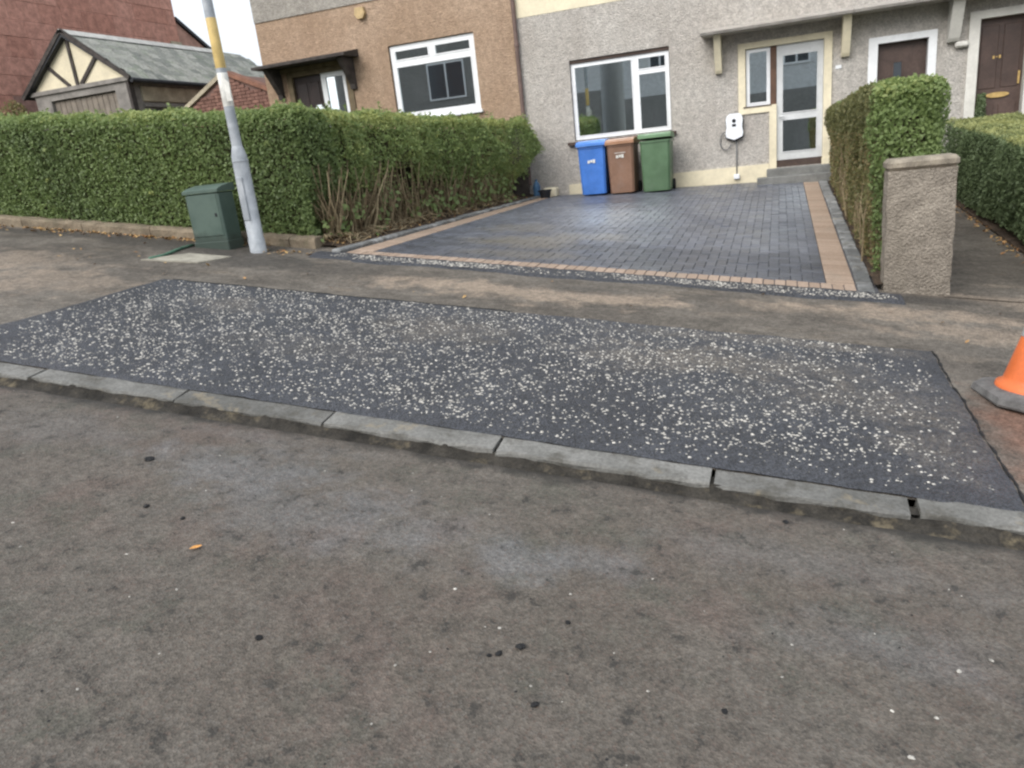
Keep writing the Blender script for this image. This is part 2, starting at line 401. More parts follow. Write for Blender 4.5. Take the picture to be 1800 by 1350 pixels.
    q.col(q.mix(low, c, (0.045, 0.06, 0.05)))
    MT['cabinet'] = q.m
    q = NM('galvanised_steel', 0.5, 0.5)
    c = q.mix(q.ramp(q.noise(6, 6, 0.65), 0.35, 0.65), (0.30, 0.325, 0.35), (0.44, 0.465, 0.49))
    c = q.mix(q.ramp(q.noise(30, 4, 0.7, stretch=(1, 1, 0.2)), 0.62, 0.72, 0, 0.6), c, (0.19, 0.19, 0.2))
    q.col(c)
    MT['galv'] = q.m
    MT['yellow'] = M_plain('yellow_band', (0.68, 0.50, 0.20), 0.5, 0.15, 8)
    MT['label'] = M_plain('white_sticker', (0.74, 0.73, 0.68), 0.6, 0.15, 12, dirt=((0.5, 0.48, 0.42), 0.5))
    for nm, c in (('bin_blue', (0.06, 0.19, 0.58)), ('bin_brown', (0.235, 0.135, 0.09)), ('bin_green', (0.095, 0.165, 0.09)), ('bin_dark', (0.03, 0.032, 0.035)), ('bin_teal', (0.035, 0.12, 0.06))):
        MT[nm] = M_plain(nm + '_plastic', c, 0.42, 0.14, 3, spec=0.45, dirt=(tuple(0.5 * v + 0.12 for v in c), 0.35))
    for nm, c in (('lid_brown', (0.36, 0.195, 0.115)), ('lid_green', (0.15, 0.26, 0.14)), ('lid_blue', (0.09, 0.25, 0.68))):
        MT[nm] = M_plain(nm + '_faded', c, 0.5, 0.12, 3, spec=0.4)
    MT['rubber'] = M_plain('black_rubber', (0.02, 0.02, 0.021), 0.8, 0.2, 10)
    MT['cone'] = M_plain('orange_plastic', (0.74, 0.175, 0.05), 0.45, 0.12, 5, spec=0.45, dirt=((0.5, 0.13, 0.05), 0.4))
    MT['conebase'] = M_plain('grey_rubber', (0.16, 0.155, 0.15), 0.85, 0.35, 9, 0.006, 60)
    MT['sleeve'] = M_plain('reflective_sleeve', (0.7, 0.7, 0.7), 0.4, 0.08, 10)
    MT['charger'] = M_plain('charger_white', (0.82, 0.84, 0.87), 0.3, 0.04, 4, spec=0.5)
    MT['black'] = M_plain('black_plastic', (0.025, 0.026, 0.03), 0.5, 0.2, 6)
    MT['greycable'] = M_plain('grey_cable', (0.2, 0.2, 0.2), 0.6, 0.1, 6)
    MT['slab'] = M_plain('pale_concrete', (0.36, 0.335, 0.275), 0.9, 0.3, 6, 0.005, 60, dirt=((0.17, 0.16, 0.13), 0.6))
    MT['greenpaint'] = M_plain('worn_green_paint', (0.10, 0.20, 0.14), 0.7, 0.4, 14, dirt=((0.15, 0.14, 0.12), 0.6))
    MT['wallcope'] = M_plain('old_coping', (0.235, 0.19, 0.135), 0.95, 0.35, 5, 0.02, 30, dirt=((0.11, 0.11, 0.065), 0.7))
    MT['cope'] = M_plain('pillar_coping', (0.30, 0.26, 0.205), 0.9, 0.35, 9, 0.012, 50, dirt=((0.27, 0.24, 0.17), 0.5))
    MT['bluebits'] = M_plain('blue_plastic', (0.07, 0.15, 0.26), 0.5, 0.2, 8)
    MT['yellowbox'] = M_plain('alarm_yellow', (0.50, 0.365, 0.19), 0.6, 0.2, 9)
    MT['ivy'] = MT['privet']
build_materials()

# ------------------------------------------------------------------ mesh helpers
class MB:
    def __init__(s): s.v = []; s.f = []
    def add(s, vs, fs):
        o = len(s.v); s.v += [tuple(p) for p in vs]; s.f += [tuple(o + i for i in q) for q in fs]; return s
    def box(s, x0, x1, y0, y1, z0, z1):
        return s.add([(x0, y0, z0), (x1, y0, z0), (x1, y1, z0), (x0, y1, z0), (x0, y0, z1), (x1, y0, z1), (x1, y1, z1), (x0, y1, z1)],
                     [(0, 3, 2, 1), (4, 5, 6, 7), (0, 1, 5, 4), (1, 2, 6, 5), (2, 3, 7, 6), (3, 0, 4, 7)])
    def cham(s, x0, x1, y0, y1, z0, z1, c):
        """box with chamfered upper edges"""
        b = [(x0, y0), (x1, y0), (x1, y1), (x0, y1)]
        t = [(x0 + c, y0 + c), (x1 - c, y0 + c), (x1 - c, y1 - c), (x0 + c, y1 - c)]
        vs = [(*p, z0) for p in b] + [(*p, z1 - c) for p in b] + [(*p, z1) for p in t]
        fs = [(0, 3, 2, 1), (8, 9, 10, 11)]
        for i in range(4):
            j = (i + 1) % 4
            fs += [(i, j, 4 + j, 4 + i), (4 + i, 4 + j, 8 + j, 8 + i)]
        return s.add(vs, fs)
    def rbox(s, x0, x1, y0, y1, z0, z1, c):
        """box with all edges chamfered"""
        sx, sy, sz = [(x0, x1), (y0, y1), (z0, z1)]
        import itertools
        vs = []; idx = {}
        for k in itertools.product((0, 1), repeat=3):
            p = [(x0, x1)[k[0]], (y0, y1)[k[1]], (z0, z1)[k[2]]]
            d = [c if q == 0 else -c for q in k]
            for a in range(3):
                w = [p[i] + (0 if i == a else d[i]) for i in range(3)]
                idx[(k, a)] = len(vs); vs.append(w)
        fs = []
        for a in range(3):
            b, e = [(1, 2), (2, 0), (0, 1)][a]
            for q in (0, 1):
                ring = []
                for u, v in ((0, 0), (1, 0), (1, 1), (0, 1)):
                    k = [0, 0, 0]; k[a] = q; k[b] = u; k[e] = v
                    ring.append(idx[(tuple(k), a)])
                fs.append(tuple(ring) if q else tuple(ring[::-1]))
        for a in range(3):           # edges along axis a
            b, e = [(1, 2), (2, 0), (0, 1)][a]
            for u in (0, 1):
                for v in (0, 1):
                    k0 = [0, 0, 0]; k0[b] = u; k0[e] = v; k1 = list(k0); k1[a] = 1
                    k0, k1 = tuple(k0), tuple(k1)
                    fs.append((idx[(k0, b)], idx[(k1, b)], idx[(k1, e)], idx[(k0, e)]))
        for k in itertools.product((0, 1), repeat=3):
            fs.append((idx[(k, 0)], idx[(k, 1)], idx[(k, 2)]))
        return s.add(vs, fs)
    def prism(s, poly, axis, a0, a1):
        """polygon (2D list) extruded along axis: 'y' poly is (x,z); 'x' poly is (y,z); 'z' poly is (x,y)"""
        def P(p, a): return {'y': (p[0], a, p[1]), 'x': (a, p[0], p[1]), 'z': (p[0], p[1], a)}[axis]
        n = len(poly)
        vs = [P(p, a0) for p in poly] + [P(p, a1) for p in poly]
        fs = [tuple(range(n)), tuple(range(2 * n - 1, n - 1, -1))]
        for i in range(n):
            j = (i + 1) % n
            fs.append((i, n + i, n + j, j))
        return s.add(vs, fs)
    def tube(s, pts, rads, seg=8, cap=True):
        pts = [Vector(p) for p in pts]
        if isinstance(rads, (int, float)): rads = [rads] * len(pts)
        o = len(s.v); up = Vector((0.13, 0.27, 0.95)).normalized()
        for i, p in enumerate(pts):
            d = (pts[min(i + 1, len(pts) - 1)] - pts[max(i - 1, 0)]).normalized()
            u = d.cross(up)
            if u.length < 0.05: u = d.cross(Vector((1, 0, 0)))
            u.normalize(); w = d.cross(u)
            for k in range(seg):
                a = 2 * math.pi * k / seg
                s.v.append(tuple(p + (u * math.cos(a) + w * math.sin(a)) * rads[i]))
        for i in range(len(pts) - 1):
            for k in range(seg):
                k2 = (k + 1) % seg
                s.f.append((o + i * seg + k, o + i * seg + k2, o + (i + 1) * seg + k2, o + (i + 1) * seg + k))
        if cap:
            s.f.append(tuple(o + k for k in range(seg))[::-1])
            s.f.append(tuple(o + (len(pts) - 1) * seg + k for k in range(seg)))
        return s
    def lathe(s, prof, cx, cy, seg=20, z0=0.0):
        o = len(s.v)
        for r, z in prof:
            for k in range(seg):
                a = 2 * math.pi * k / seg
                s.v.append((cx + r * math.cos(a), cy + r * math.sin(a), z0 + z))
        for i in range(len(prof) - 1):
            for k in range(seg):
                k2 = (k + 1) % seg
                s.f.append((o + i * seg + k, o + i * seg + k2, o + (i + 1) * seg + k2, o + (i + 1) * seg + k))
        for i in (0, len(prof) - 1):
            q = len(s.v); s.v += [s.v[o + i * seg + k] for k in range(seg)]
            s.f.append(tuple(q + k for k in range(seg)) if i else tuple(q + k for k in range(seg))[::-1])
        return s
    def grid(s, xs, ys, zf):
        o = len(s.v); nx, ny = len(xs), len(ys)
        for y in ys:
            for x in xs: s.v.append((x, y, zf(x, y)))
        for j in range(ny - 1):
            for i in range(nx - 1):
                a = o + j * nx + i
                s.f.append((a, a + 1, a + nx + 1, a + nx))
        return s
    def mesh(s, name, m, smooth=False, fix=False):
        me = bpy.data.meshes.new(name)
        me.from_pydata(s.v, [], s.f)
        if fix:
            import bmesh
            bm = bmesh.new(); bm.from_mesh(me); bmesh.ops.recalc_face_normals(bm, faces=bm.faces); bm.to_mesh(me); bm.free()
        if smooth:
            for p in me.polygons: p.use_smooth = True
        if m: me.materials.append(MT[m] if isinstance(m, str) else m)
        return me
    def build(s, name, m, parent=None, smooth=False, fix=True):
        return place(name, s.mesh(name, m, smooth, fix), parent)

def place(name, me, parent=None, loc=None, rot=None):
    o = bpy.data.objects.new(name, me)
    COL.objects.link(o)
    if parent: o.parent = parent
    if loc is not None: o.location = loc
    if rot is not None: o.rotation_euler = rot
    return o
def tag(o, label=None, cat=None, group=None, kind=None):
    for k, v in (('label', label), ('category', cat), ('group', group), ('kind', kind)):
        if v: o[k] = v
    return o
def empty(name, label, cat, group=None):
    """the thing's own root; parts keep world coordinates"""
    o = bpy.data.objects.new(name, None)
    o.empty_display_size = 0.2
    COL.objects.link(o)
    return tag(o, label, cat, group)
def part(name, m, parent, fn, smooth=False):
    b = MB(); fn(b)
    return b.build(name, m, parent, smooth)
def lin(a, b, n): return [a + (b - a) * i / (n - 1) for i in range(n)]
def wob(x, y, k=1.0):
    return (math.sin(x * 2.1 * k + 1.3) * math.cos(y * 1.7 * k) + math.sin(x * 5.3 * k + y * 4.1 * k) * 0.5 + math.sin(x * 11.7 * k - y * 9.3 * k + 2) * 0.25) / 1.75

# ------------------------------------------------------------------ ground, road, footways
def terrain(x, y):
    xx = max(-120, min(120, x))
    return -S * xx - 0.25 + (0.0 if y > -4 else 0.0)
tag(MB().grid(lin(-900, 900, 61), lin(-900, 900, 31), terrain).build('ground', 'land'), kind='structure')
def road_z(x, y): return road(x) + 0.004 * wob(x, y, 0.9) - 0.012 * max(0, (y - 2.7) / 0.35)
xs_r = [-90, -60, -40, -25, -15, -10] + lin(-8, 4, 61) + [6, 10, 20, 40, 60, 90]
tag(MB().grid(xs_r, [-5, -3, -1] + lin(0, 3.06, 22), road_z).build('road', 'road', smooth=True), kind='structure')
tag(MB().grid(xs_r, [YK + 0.137] + lin(3.25, 7.5, 24), lambda x, y: pav(x, y) + 0.003 * wob(x, y, 1.3) - 0.004).build('footway', 'footway', smooth=True), kind='structure')
tag(MB().grid(xs_r, [-9.0, -5.02], lambda x, y: road(x) + 0.09).build('opposite_footway', 'footway'), kind='structure')

# kerb: bedding with single stones on it
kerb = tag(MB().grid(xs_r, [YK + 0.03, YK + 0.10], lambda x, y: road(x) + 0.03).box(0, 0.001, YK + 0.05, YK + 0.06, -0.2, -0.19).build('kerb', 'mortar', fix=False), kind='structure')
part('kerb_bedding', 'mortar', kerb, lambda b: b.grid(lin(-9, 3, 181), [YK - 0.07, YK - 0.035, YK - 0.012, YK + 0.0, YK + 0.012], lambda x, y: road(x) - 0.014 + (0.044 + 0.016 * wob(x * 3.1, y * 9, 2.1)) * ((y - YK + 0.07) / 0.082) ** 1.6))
def kerb_stone(xa, xb, dz=0.0, dy=0.0):
    n = max(5, int((xb - xa) / 0.08)); L = xb - xa
    prof = [(0.012, -0.10), (0.004, 0.012), (0.002, 0.034), (0.010, 0.046), (0.125, 0.055), (0.14, 0.055), (0.14, -0.10)]
    b = MB(); seed = xa * 3.7
    for i in range(n + 1):
        x = L * i / n; e = 0.004 if i in (0, n) else 0.0
        for k, (y, z) in enumerate(prof):
            j = 0.003 * math.sin(seed + x * 13 + k * 2.2) + 0.0016 * math.sin(seed * 2 + x * 41 + k)
            chip = -0.012 * max(0, math.sin(seed * 5 + x * 17) - 0.82) / 0.18 if k in (2, 3) else 0
            b.v.append((x, y + (j if k < 4 else 0) + (e if k < 3 else 0), z + j * 0.5 + chip - (e if k in (2, 3) else 0)))
    m = len(prof)
    for i in range(n):
        for k in range(m - 1):
            b.f.append((i * m + k, (i + 1) * m + k, (i + 1) * m + k + 1, i * m + k + 1))
    b.f.append(tuple(range(m))); b.f.append(tuple(n * m + k for k in range(m))[::-1])
    o = b.build('kerb_stone', 'kerb', kerb)
    o.location = (xa, YK + dy, road(xa) + dz)
    o.rotation_euler = (0, math.atan(S), 0)
joints = [-16.5, -15.6, -14.7, -13.75, -12.85, -11.9, -11.0, -10.1, -9.15, -8.2, -7.25, -6.35, -5.35, -4.27, -3.2, -2.24, -1.29, -0.275, 0.545, 1.45, 2.4, 3.3, 4.2, 5.1, 6.0]
for i in range(len(joints) - 1):
    gap = 0.03 if abs(joints[i + 1] - 0.545) < 0.01 else 0.006
    kerb_stone(joints[i] + 0.004, joints[i + 1] - gap, random.uniform(-0.004, 0.004), random.uniform(-0.008, 0.008) + (0.02 if joints[i] == 0.545 else 0))

# fresh tarmac patch in the footway, slightly proud, uneven cut edges
PX0, PX1, PY0, PY1 = -5.42, 0.97, YK + 0.14, 5.43
def patch_grid():
    b = MB(); nx, ny = 120, 46
    for j in range(ny + 1):
        for i in range(nx + 1):
            u, v = i / nx, j / ny
            y = PY0 + (PY1 - PY0) * v; x = PX0 + (PX1 - PX0) * u
            ej = 0.02 * wob(x * 2.3, 4.0, 1.7) * (v > 0.98) + 0.006 * wob(x * 5, 1, 2) * (v < 0.02)
            ei = (0.012 * wob(3.0, y * 2.2, 1.9)) * (u > 0.99 or u < 0.01)
            if u < 0.01: ei -= 0.35 * max(0, 1 - (y - PY0) / 0.9) ** 1.5
            edge = -0.012 if (i in (0, nx) or j == ny) else 0.0
            z = pav(x, y) + 0.012 + 0.004 * wob(x, y, 2.1) + edge - 0.006 * (j == 0)
            b.v.append((x + ei, y + ej, z))
    for j in range(ny):
        for i in range(nx):
            a = j * (nx + 1) + i
            b.f.append((a, a + 1, a + nx + 2, a + nx + 1))
    return b
tag(patch_grid().build('tarmac_patch', 'tarmac', smooth=True), kind='structure')
def patch_z(x, y): return pav(x, y) + 0.012 + 0.004 * wob(x, y, 2.1)
# tar seal lines round the cut edge
tag(part('tar_joint', 'crumb', None, lambda b: (b.tube([(PX1 + 0.012 + 0.012 * wob(3.0, y * 2.2, 1.9), y, pav(PX1, y) - 0.006) for y in lin(PY0 + 0.02, PY1 + 0.03, 60)], [0.003 + 0.012 * abs(wob(y * 9, 2)) for y in lin(PY0, PY1, 60)], 6),
    b.tube([(x, PY1 + 0.01 + 0.02 * wob(x * 2.3, 4.0, 1.7), pav(x, PY1) - 0.004) for x in lin(PX0 + 0.1, -2.0, 40)], 0.011, 6))), kind='structure')
# narrow tarmac strip against the driveway
def strip_front(x): return 6.74 + 0.05 * wob(x * 1.3, 2.0, 1.1) + (0.06 if x < -4.2 else 0)
def strip():
    b = MB(); xs = lin(-4.75, 1.0, 90)
    for x in xs:
        y0 = strip_front(x)
        for y, dz in ((y0, -0.004), (y0 + 0.04, 0.012), (0.5 * (y0 + YD), 0.02), (YD + 0.01, 0.016)): b.v.append((x, y, pav(x, y) + dz + 0.004 * wob(x * 4, y * 6, 2) * (dz > 0)))
    for i in range(len(xs) - 1):
        for k in range(3): b.f.append((i * 4 + k, i * 4 + 4 + k, i * 4 + 5 + k, i * 4 + 1 + k))
    return b
tag(strip().build('tarmac_strip', 'tarmac', smooth=True), kind='structure')

# ------------------------------------------------------------------ driveway
DX0, DX1 = -4.47, 0.66            # outer faces of the buff border
YB = 14.86
def sheet_strip(nm, m, x0, x1, y0, y1, zf, nx=12, ny=16, parent=None):
    return MB().grid(lin(x0, x1, nx), lin(y0, y1, ny), zf).build(nm, m, parent, smooth=True)
driveway = tag(sheet_strip('driveway', 'sand', DX0 - 0.16, DX1 + 0.18, YD, YF + 0.05, lambda x, y: drv(x, y) - 0.009, 14, 20), kind='structure')
def block_mesh(nm, lx, ly, m, ch=0.0035, h=0.05): return MB().cham(-lx / 2, lx / 2, -ly / 2, ly / 2, -h, 0.0, ch).mesh(nm, m)
def drv_pose(x, y, zf=drv):
    e = 0.05
    return (math.atan((zf(x, y + e) - zf(x, y - e)) / (2 * e)), -math.atan((zf(x + e, y) - zf(x - e, y)) / (2 * e)), 0)
def lay(nm, me, x, y, parent, zf=drv, up=0.0, rz=0.0):
    r = drv_pose(x, y, zf)
    return place(nm, me, parent, (x, y, zf(x, y) + up), (r[0], r[1], rz))
IX0, IX1, IY0 = DX0 + 0.245, DX1 - 0.245, YD + 0.225
G = 0.1
nxc, nyc = int(round((IX1 - IX0) / G)), int(round((YB - IY0) / G))
gx, gy = (IX1 - IX0) / nxc, (YB - IY0) / nyc
blocks = []
for i in range(nxc):
    for j in range(nyc):
        k = (i - j) % 4
        if k == 0: blocks.append((i, j, min(2, nxc - i), 1))
        elif k == 1 and i == 0: blocks.append((i, j, 1, 1))
        elif k == 3: blocks.append((i, j, 1, min(2, nyc - j)))
        elif k == 2 and j == 0: blocks.append((i, j, 1, 1))
jt = 0.004
bm_c = {}
loose = MB(); loose_t = []
cnt = 0
blocks.sort(key=lambda q: q[1])
for i, j, a, c in blocks:
    x, y = IX0 + (i + a / 2) * gx, IY0 + (j + c / 2) * gy
    up = random.gauss(0, 0.0014)
    if cnt < 300:
        key = (a, c)
        if key not in bm_c: bm_c[key] = block_mesh('paving_block', a * gx - jt, c * gy - jt, 'charcoal')
        lay('paving_block', bm_c[key], x, y, driveway, up=up)
        cnt += 1
    else:
        t = MB().cham(-a * gx / 2 + jt / 2, a * gx / 2 - jt / 2, -c * gy / 2 + jt / 2, c * gy / 2 - jt / 2, -0.05, 0, 0.0035)
        vs = [(x + p[0], y + p[1], drv(x + p[0], y + p[1]) + p[2] + up) for p in t.v]
        loose.add(vs, t.f); loose_t += [random.random()] * len(t.f)
lo = loose.build('paving_blocks', 'charcoal', driveway, fix=False)
tag(lo, kind='stuff')
at = lo.data.attributes.new('tint', 'FLOAT', 'FACE')
at.data.foreach_set('value', loose_t)
bb_f = block_mesh('border_block', 0.0985 - 0.007, 0.22, 'buff')
bb_s = block_mesh('border_block', 0.24, 0.0985 - 0.008, 'buff')
n = int((DX1 - DX0) / 0.0985)
for i in range(n):
    x = DX0 + (i + 0.5) * (DX1 - DX0) / n
    lay('border_block', bb_f, x, YD + 0.11, driveway, up=random.gauss(0.001, 0.0012))
n = int((YB - IY0) / 0.0985)
for side in (DX0 + 0.12, DX1 - 0.12):
    for i in range(n):
        y = IY0 + (i + 0.5) * (YB - IY0) / n
        lay('border_block', bb_s, side, y, driveway, up=random.gauss(0.001, 0.0012))
ed = {}
for side, w in ((DX0 - 0.065, 0.11), (DX1 + 0.085, 0.14)):
    y = YD - 0.02
    while y < YB:
        L = random.choice((0.2, 0.3, 0.3, 0.4))
        if (L, w) not in ed: ed[(L, w)] = block_mesh('edging_block', w, L - 0.008, 'edging', 0.012, 0.09)
        lay('edging_block', ed[(L, w)], side + random.uniform(-0.008, 0.008), y + L / 2, driveway, up=(0.035 if side < 0 else 0.012) + random.uniform(-0.006, 0.006), rz=random.uniform(-0.02, 0.02))
        y += L

# side path beyond the pillar, soil beds
tag(sheet_strip('path', 'footway', 1.36, 2.62, YD + 0.1, YF, lambda x, y: pth(x, y) + 0.002, 6, 16), kind='structure')
def soil_left(x, y):
    t = (x + 5.25) / 0.63
    return drv(DX0, y) + 0.02 + 0.13 * (1 - t) + 0.02 * wob(x * 3, y * 2.2, 2.5)
tag(sheet_strip('soil_bed', 'soil', -5.35, DX0 - 0.11, 7.34, YF, soil_left, 14, 90), kind='structure')
tag(sheet_strip('soil_strip', 'soil', DX1 + 0.15, 1.42, 7.23, YF, lambda x, y: drv(DX1, y) - 0.02 + 0.03 * wob(x * 4, y * 3, 2) + 0.03, 8, 50), kind='structure')
tag(sheet_strip('garden_soil', 'soil', 2.45, 6.5, 7.4, YF, lambda x, y: pth(2.5, y) + 0.03 + 0.02 * wob(x * 3, y * 3, 2), 12, 30), kind='structure')
tag(MB().grid([-60, -40, -28] + lin(-22, -5.3, 18), [7.5, 9, 11, 13, 15, 20, 30, 45, 70], lambda x, y: garden(x, y)).build('garden_ground', 'lawn'), kind='structure')
tag(MB().grid([-5.3, 0, 5, 10, 25, 60], [YF + 0.1, 20, 30, 45, 70], lambda x, y: 0.4 - 0.03 * x).build('rear_ground', 'lawn'), kind='structure')

# ------------------------------------------------------------------ scattered stone: white chippings
def scatter_chips(pts, zf, smin, smax, rng):
    base = np.array([(1, 0, 0), (0.25, 0.9, 0.05), (-0.8, 0.55, 0), (-0.75, -0.6, 0.05), (0.35, -0.85, 0), (0.1, 0.05, 0.62), (-0.25, 0.1, 0.5)])
    fs = [(0, 1, 5), (1, 6, 5), (1, 2, 6), (2, 3, 6), (3, 5, 6), (3, 4, 5), (4, 0, 5)]
    V = []; F = []
    for (x, y) in pts:
        s = smin + (smax - smin) * rng.random() ** 1.5; a = rng.uniform(0, 6.28); e = rng.uniform(0.6, 1.0)
        ca, sa = math.cos(a), math.sin(a)
        p = base * np.array([s, s * e, s * rng.uniform(0.6, 1.0)]) * rng.uniform(0.8, 1.2, (7, 3))
        o = len(V); z = zf(x, y)
        sl = rng.uniform(-0.3, 0.3)
        for q in p: V.append((x + q[0] * ca - q[1] * sa, y + q[0] * sa + q[1] * ca, z - S * (q[0] * ca - q[1] * sa) + q[2] + sl * q[0]))
        F += [tuple(o + i for i in f) for f in fs]
    b = MB(); b.v = V; b.f = F
    return b
pts = []
while len(pts) < 10800:
    x, y = RNG.uniform(PX0 + 0.1, PX1 - 0.08), RNG.uniform(PY0 + 0.06, PY1 - 0.05)
    d = 0.62 + 0.28 * wob(x * 1.4, y * 2.0, 1.0) + 0.55 * wob(x * 3.7, y * 4.5, 2.3)
    if x > 0.15: d *= max(0.2, 1 - (x - 0.15) / 1.0)
    if x < -5.0: d *= 0.5
    if y < 3.4: d *= 0.5 + 0.4 * (x < -1)
    if RNG.random() < d: pts.append((x, y))
tag(scatter_chips(pts, patch_z, 0.0038, 0.0128, RNG).build('stone_chippings', 'chips', fix=False), 'white stone chippings scattered over the dark fresh tarmac patch', 'chippings', kind='stuff')
pts = []
while len(pts) < 1300:
    x = RNG.uniform(-4.5, 0.95); y = RNG.uniform(strip_front(x) + 0.03, YD - 0.06)
    if RNG.random() < 0.25 + 0.9 * max(0, wob(x * 1.1, 1, 1.2)) + 0.4 * (-4.2 < x < -2.6) + 0.4 * (x > -0.9): pts.append((x, y))
tag(scatter_chips(pts, lambda x, y: pav(x, y) + 0.021, 0.006, 0.014, RNG).build('stone_chippings', 'chips', fix=False), 'white chippings in the narrow tarmac strip along the driveway edge', 'chippings', kind='stuff')
pts = [(RNG.uniform(-5, 2.0), RNG.uniform(0.9, 2.95)) for _ in range(70)]
tag(scatter_chips(pts, lambda x, y: road_z(x, y), 0.003, 0.0075, RNG).build('road_grit', 'chips', fix=False), 'tiny pale grit strewn over the road', 'grit', kind='stuff')
pts = [(RNG.uniform(-5, 2.0), RNG.uniform(0.9, 2.95)) for _ in range(330)]
tag(scatter_chips(pts, lambda x, y: road_z(x, y) - 0.001, 0.002, 0.008, RNG).build('tarmac_crumbs', 'crumb', fix=False), 'small black tarmac crumbs strewn over the road', 'crumbs', kind='stuff')

# single crumbs, chips and the orange leaf one can point at (image position -> place on the road)
def on_road(px, py):
    d = _r2 * (px - 900) + _d2 * (py - 675) + _f * FPX
    t = -HC / (d.z + S * d.x)
    return (d.x * t, d.y * t)
def lump(nm, px, py, s, m, label, cat, group, flat=0.6):
    x, y = on_road(px, py)
    b = MB(); rr = random.Random(px)
    prof = [(0.55, -0.2), (0.95, 0.15), (0.9, 0.55), (0.5, 0.95), (0.12, 1.05)]
    seg = 10
    for r, z in prof:
        for k in range(seg):
            a = 6.283 * k / seg; q = r * s * rr.uniform(0.72, 1.2)
            b.v.append((q * math.cos(a), q * math.sin(a) * 0.8, z * s * flat * rr.uniform(0.85, 1.15)))
    for i in range(len(prof) - 1):
        for k in range(seg):
            b.f.append((i * seg + k, i * seg + (k + 1) % seg, (i + 1) * seg + (k + 1) % seg, (i + 1) * seg + k))
    b.f.append(tuple((len(prof) - 1) * seg + k for k in range(seg)))
    o = b.build(nm, m); o.location = (x, y, road_z(x, y)); o.rotation_euler = (0, math.atan(S), rr.uniform(0, 6))
    tag(o, label, cat, group)
for px, py, s, lb in ((263, 808, 0.026, 'round black tarmac lump on the road below the left kerb stones'),
                      (915, 1138, 0.019, 'largest black tarmac lump in the middle foreground of the road'),
                      (877, 1150, 0.013, 'flattened black tarmac lump just left of the largest middle lump'),
                      (860, 1153, 0.010, 'tiny black tarmac lump at the left end of the middle cluster'),
                      (998, 1094, 0.011, 'small black tarmac lump above and right of the middle cluster'),
                      (258, 891, 0.016, 'black tarmac lump on the left of the road, below the round one'),
                      (321, 912, 0.013, 'low black tarmac lump near the orange leaf on the left'),
                      (940, 1240, 0.014, 'long black tarmac lump at the bottom middle of the road'),
                      (455, 1122, 0.015, 'black tarmac lump on the lower left of the road'),
                      (1381, 915, 0.015, 'black tarmac lump on the road below the long kerb stone'),
                      (1273, 1250, 0.012, 'black tarmac lump at the lower right of the road')):
    lump('tarmac_lump', px, py, s, 'crumb', lb, 'tarmac lump', 'loose tarmac lumps on the road')
for px, py, s, lb in ((800, 1037, 0.009, 'single white stone chip in the middle of the road'),
                      (1602, 1332, 0.009, 'white stone chip at the bottom right corner of the road'),
                      (1685, 1180, 0.009, 'lower of two white stone chips on the right of the road'),
                      (1742, 1160, 0.008, 'upper of two white stone chips on the right of the road'),
                      (1646, 1262, 0.007, 'small white stone chip between the right chips and bottom corner'),
                      (695, 776 + 395, 0.006, 'tiny white stone chip left of the black tarmac cluster')):
    lump('stone_chip', px, py, s, 'chips', lb, 'stone chip', 'loose white chips on the road')
def leaf_shape(L, Wd, curl=0.15, n=7):
    b = MB()
    for i in range(n):
        t = i / (n - 1); w = Wd * math.sin(math.pi * min(1, t * 0.98 + 0.01)) ** 0.8
        z = curl * L * (t - 0.5) ** 2 * 2
        b.v += [((t - 0.5) * L, -w / 2, z + w * 0.25), ((t - 0.5) * L, 0, z), ((t - 0.5) * L, w / 2, z + w * 0.25)]
    for i in range(n - 1):
        for k in range(2): b.f.append((i * 3 + k, i * 3 + 3 + k, i * 3 + 4 + k, i * 3 + 1 + k))
    return b
x, y = on_road(345, 966)
o = leaf_shape(0.048, 0.022).build('fallen_leaf', 'orange_leaf'); o.location = (x, y, road_z(x, y) + 0.006); o.rotation_euler = (0.1, math.atan(S), R(62))
tag(o, 'single orange fallen leaf lying on the road', 'leaf')

# ------------------------------------------------------------------ foliage
def quads(name, C, Nn, L, Wd, tint, m, parent, rng, spread=0.8):
    """leaf faces: centres C, outward directions Nn"""
    n = len(C)
    r = rng.normal(size=(n, 3))
    nn = Nn + r * spread; nn /= np.linalg.norm(nn, axis=1)[:, None]
    t = np.cross(nn, rng.normal(size=(n, 3))); t /= np.linalg.norm(t, axis=1)[:, None]
    w = np.cross(nn, t)
    L = (L * rng.uniform(0.65, 1.25, n))[:, None]; Wd = (Wd * rng.uniform(0.7, 1.2, n))[:, None]
    V = np.empty((n, 4, 3))
    V[:, 0] = C - t * L * 0.5; V[:, 1] = C + w * Wd * 0.5 - t * L * 0.05 + nn * Wd * 0.12; V[:, 2] = C + t * L * 0.5; V[:, 3] = C - w * Wd * 0.5 - t * L * 0.05 + nn * Wd * 0.12
    me = bpy.data.meshes.new(name)
    me.vertices.add(n * 4); me.vertices.foreach_set('co', V.ravel())
    me.loops.add(n * 4); me.loops.foreach_set('vertex_index', np.arange(n * 4, dtype=np.int32))
    me.polygons.add(n); me.polygons.foreach_set('loop_start', np.arange(0, n * 4, 4, dtype=np.int32))
    me.update(calc_edges=True)
    a = me.attributes.new('tint', 'FLOAT', 'FACE'); a.data.foreach_set('value', np.clip(tint, 0, 1).astype(np.float32))
    me.materials.append(MT[m])
    o = place(name, me, parent)
    tag(o, kind='stuff')
    return o
def npwob(p, k):
    x, y, z = p[:, 0] * k, p[:, 1] * k, p[:, 2] * k
    return (np.sin(2.1 * x + 1.3 * z) * np.cos(1.7 * y + 0.7 * z) + 0.5 * np.sin(5.3 * x + 4.1 * y + 3.7 * z) + 0.3 * np.sin(11.7 * x - 9.3 * y + 8.1 * z + 2)) / 1.8
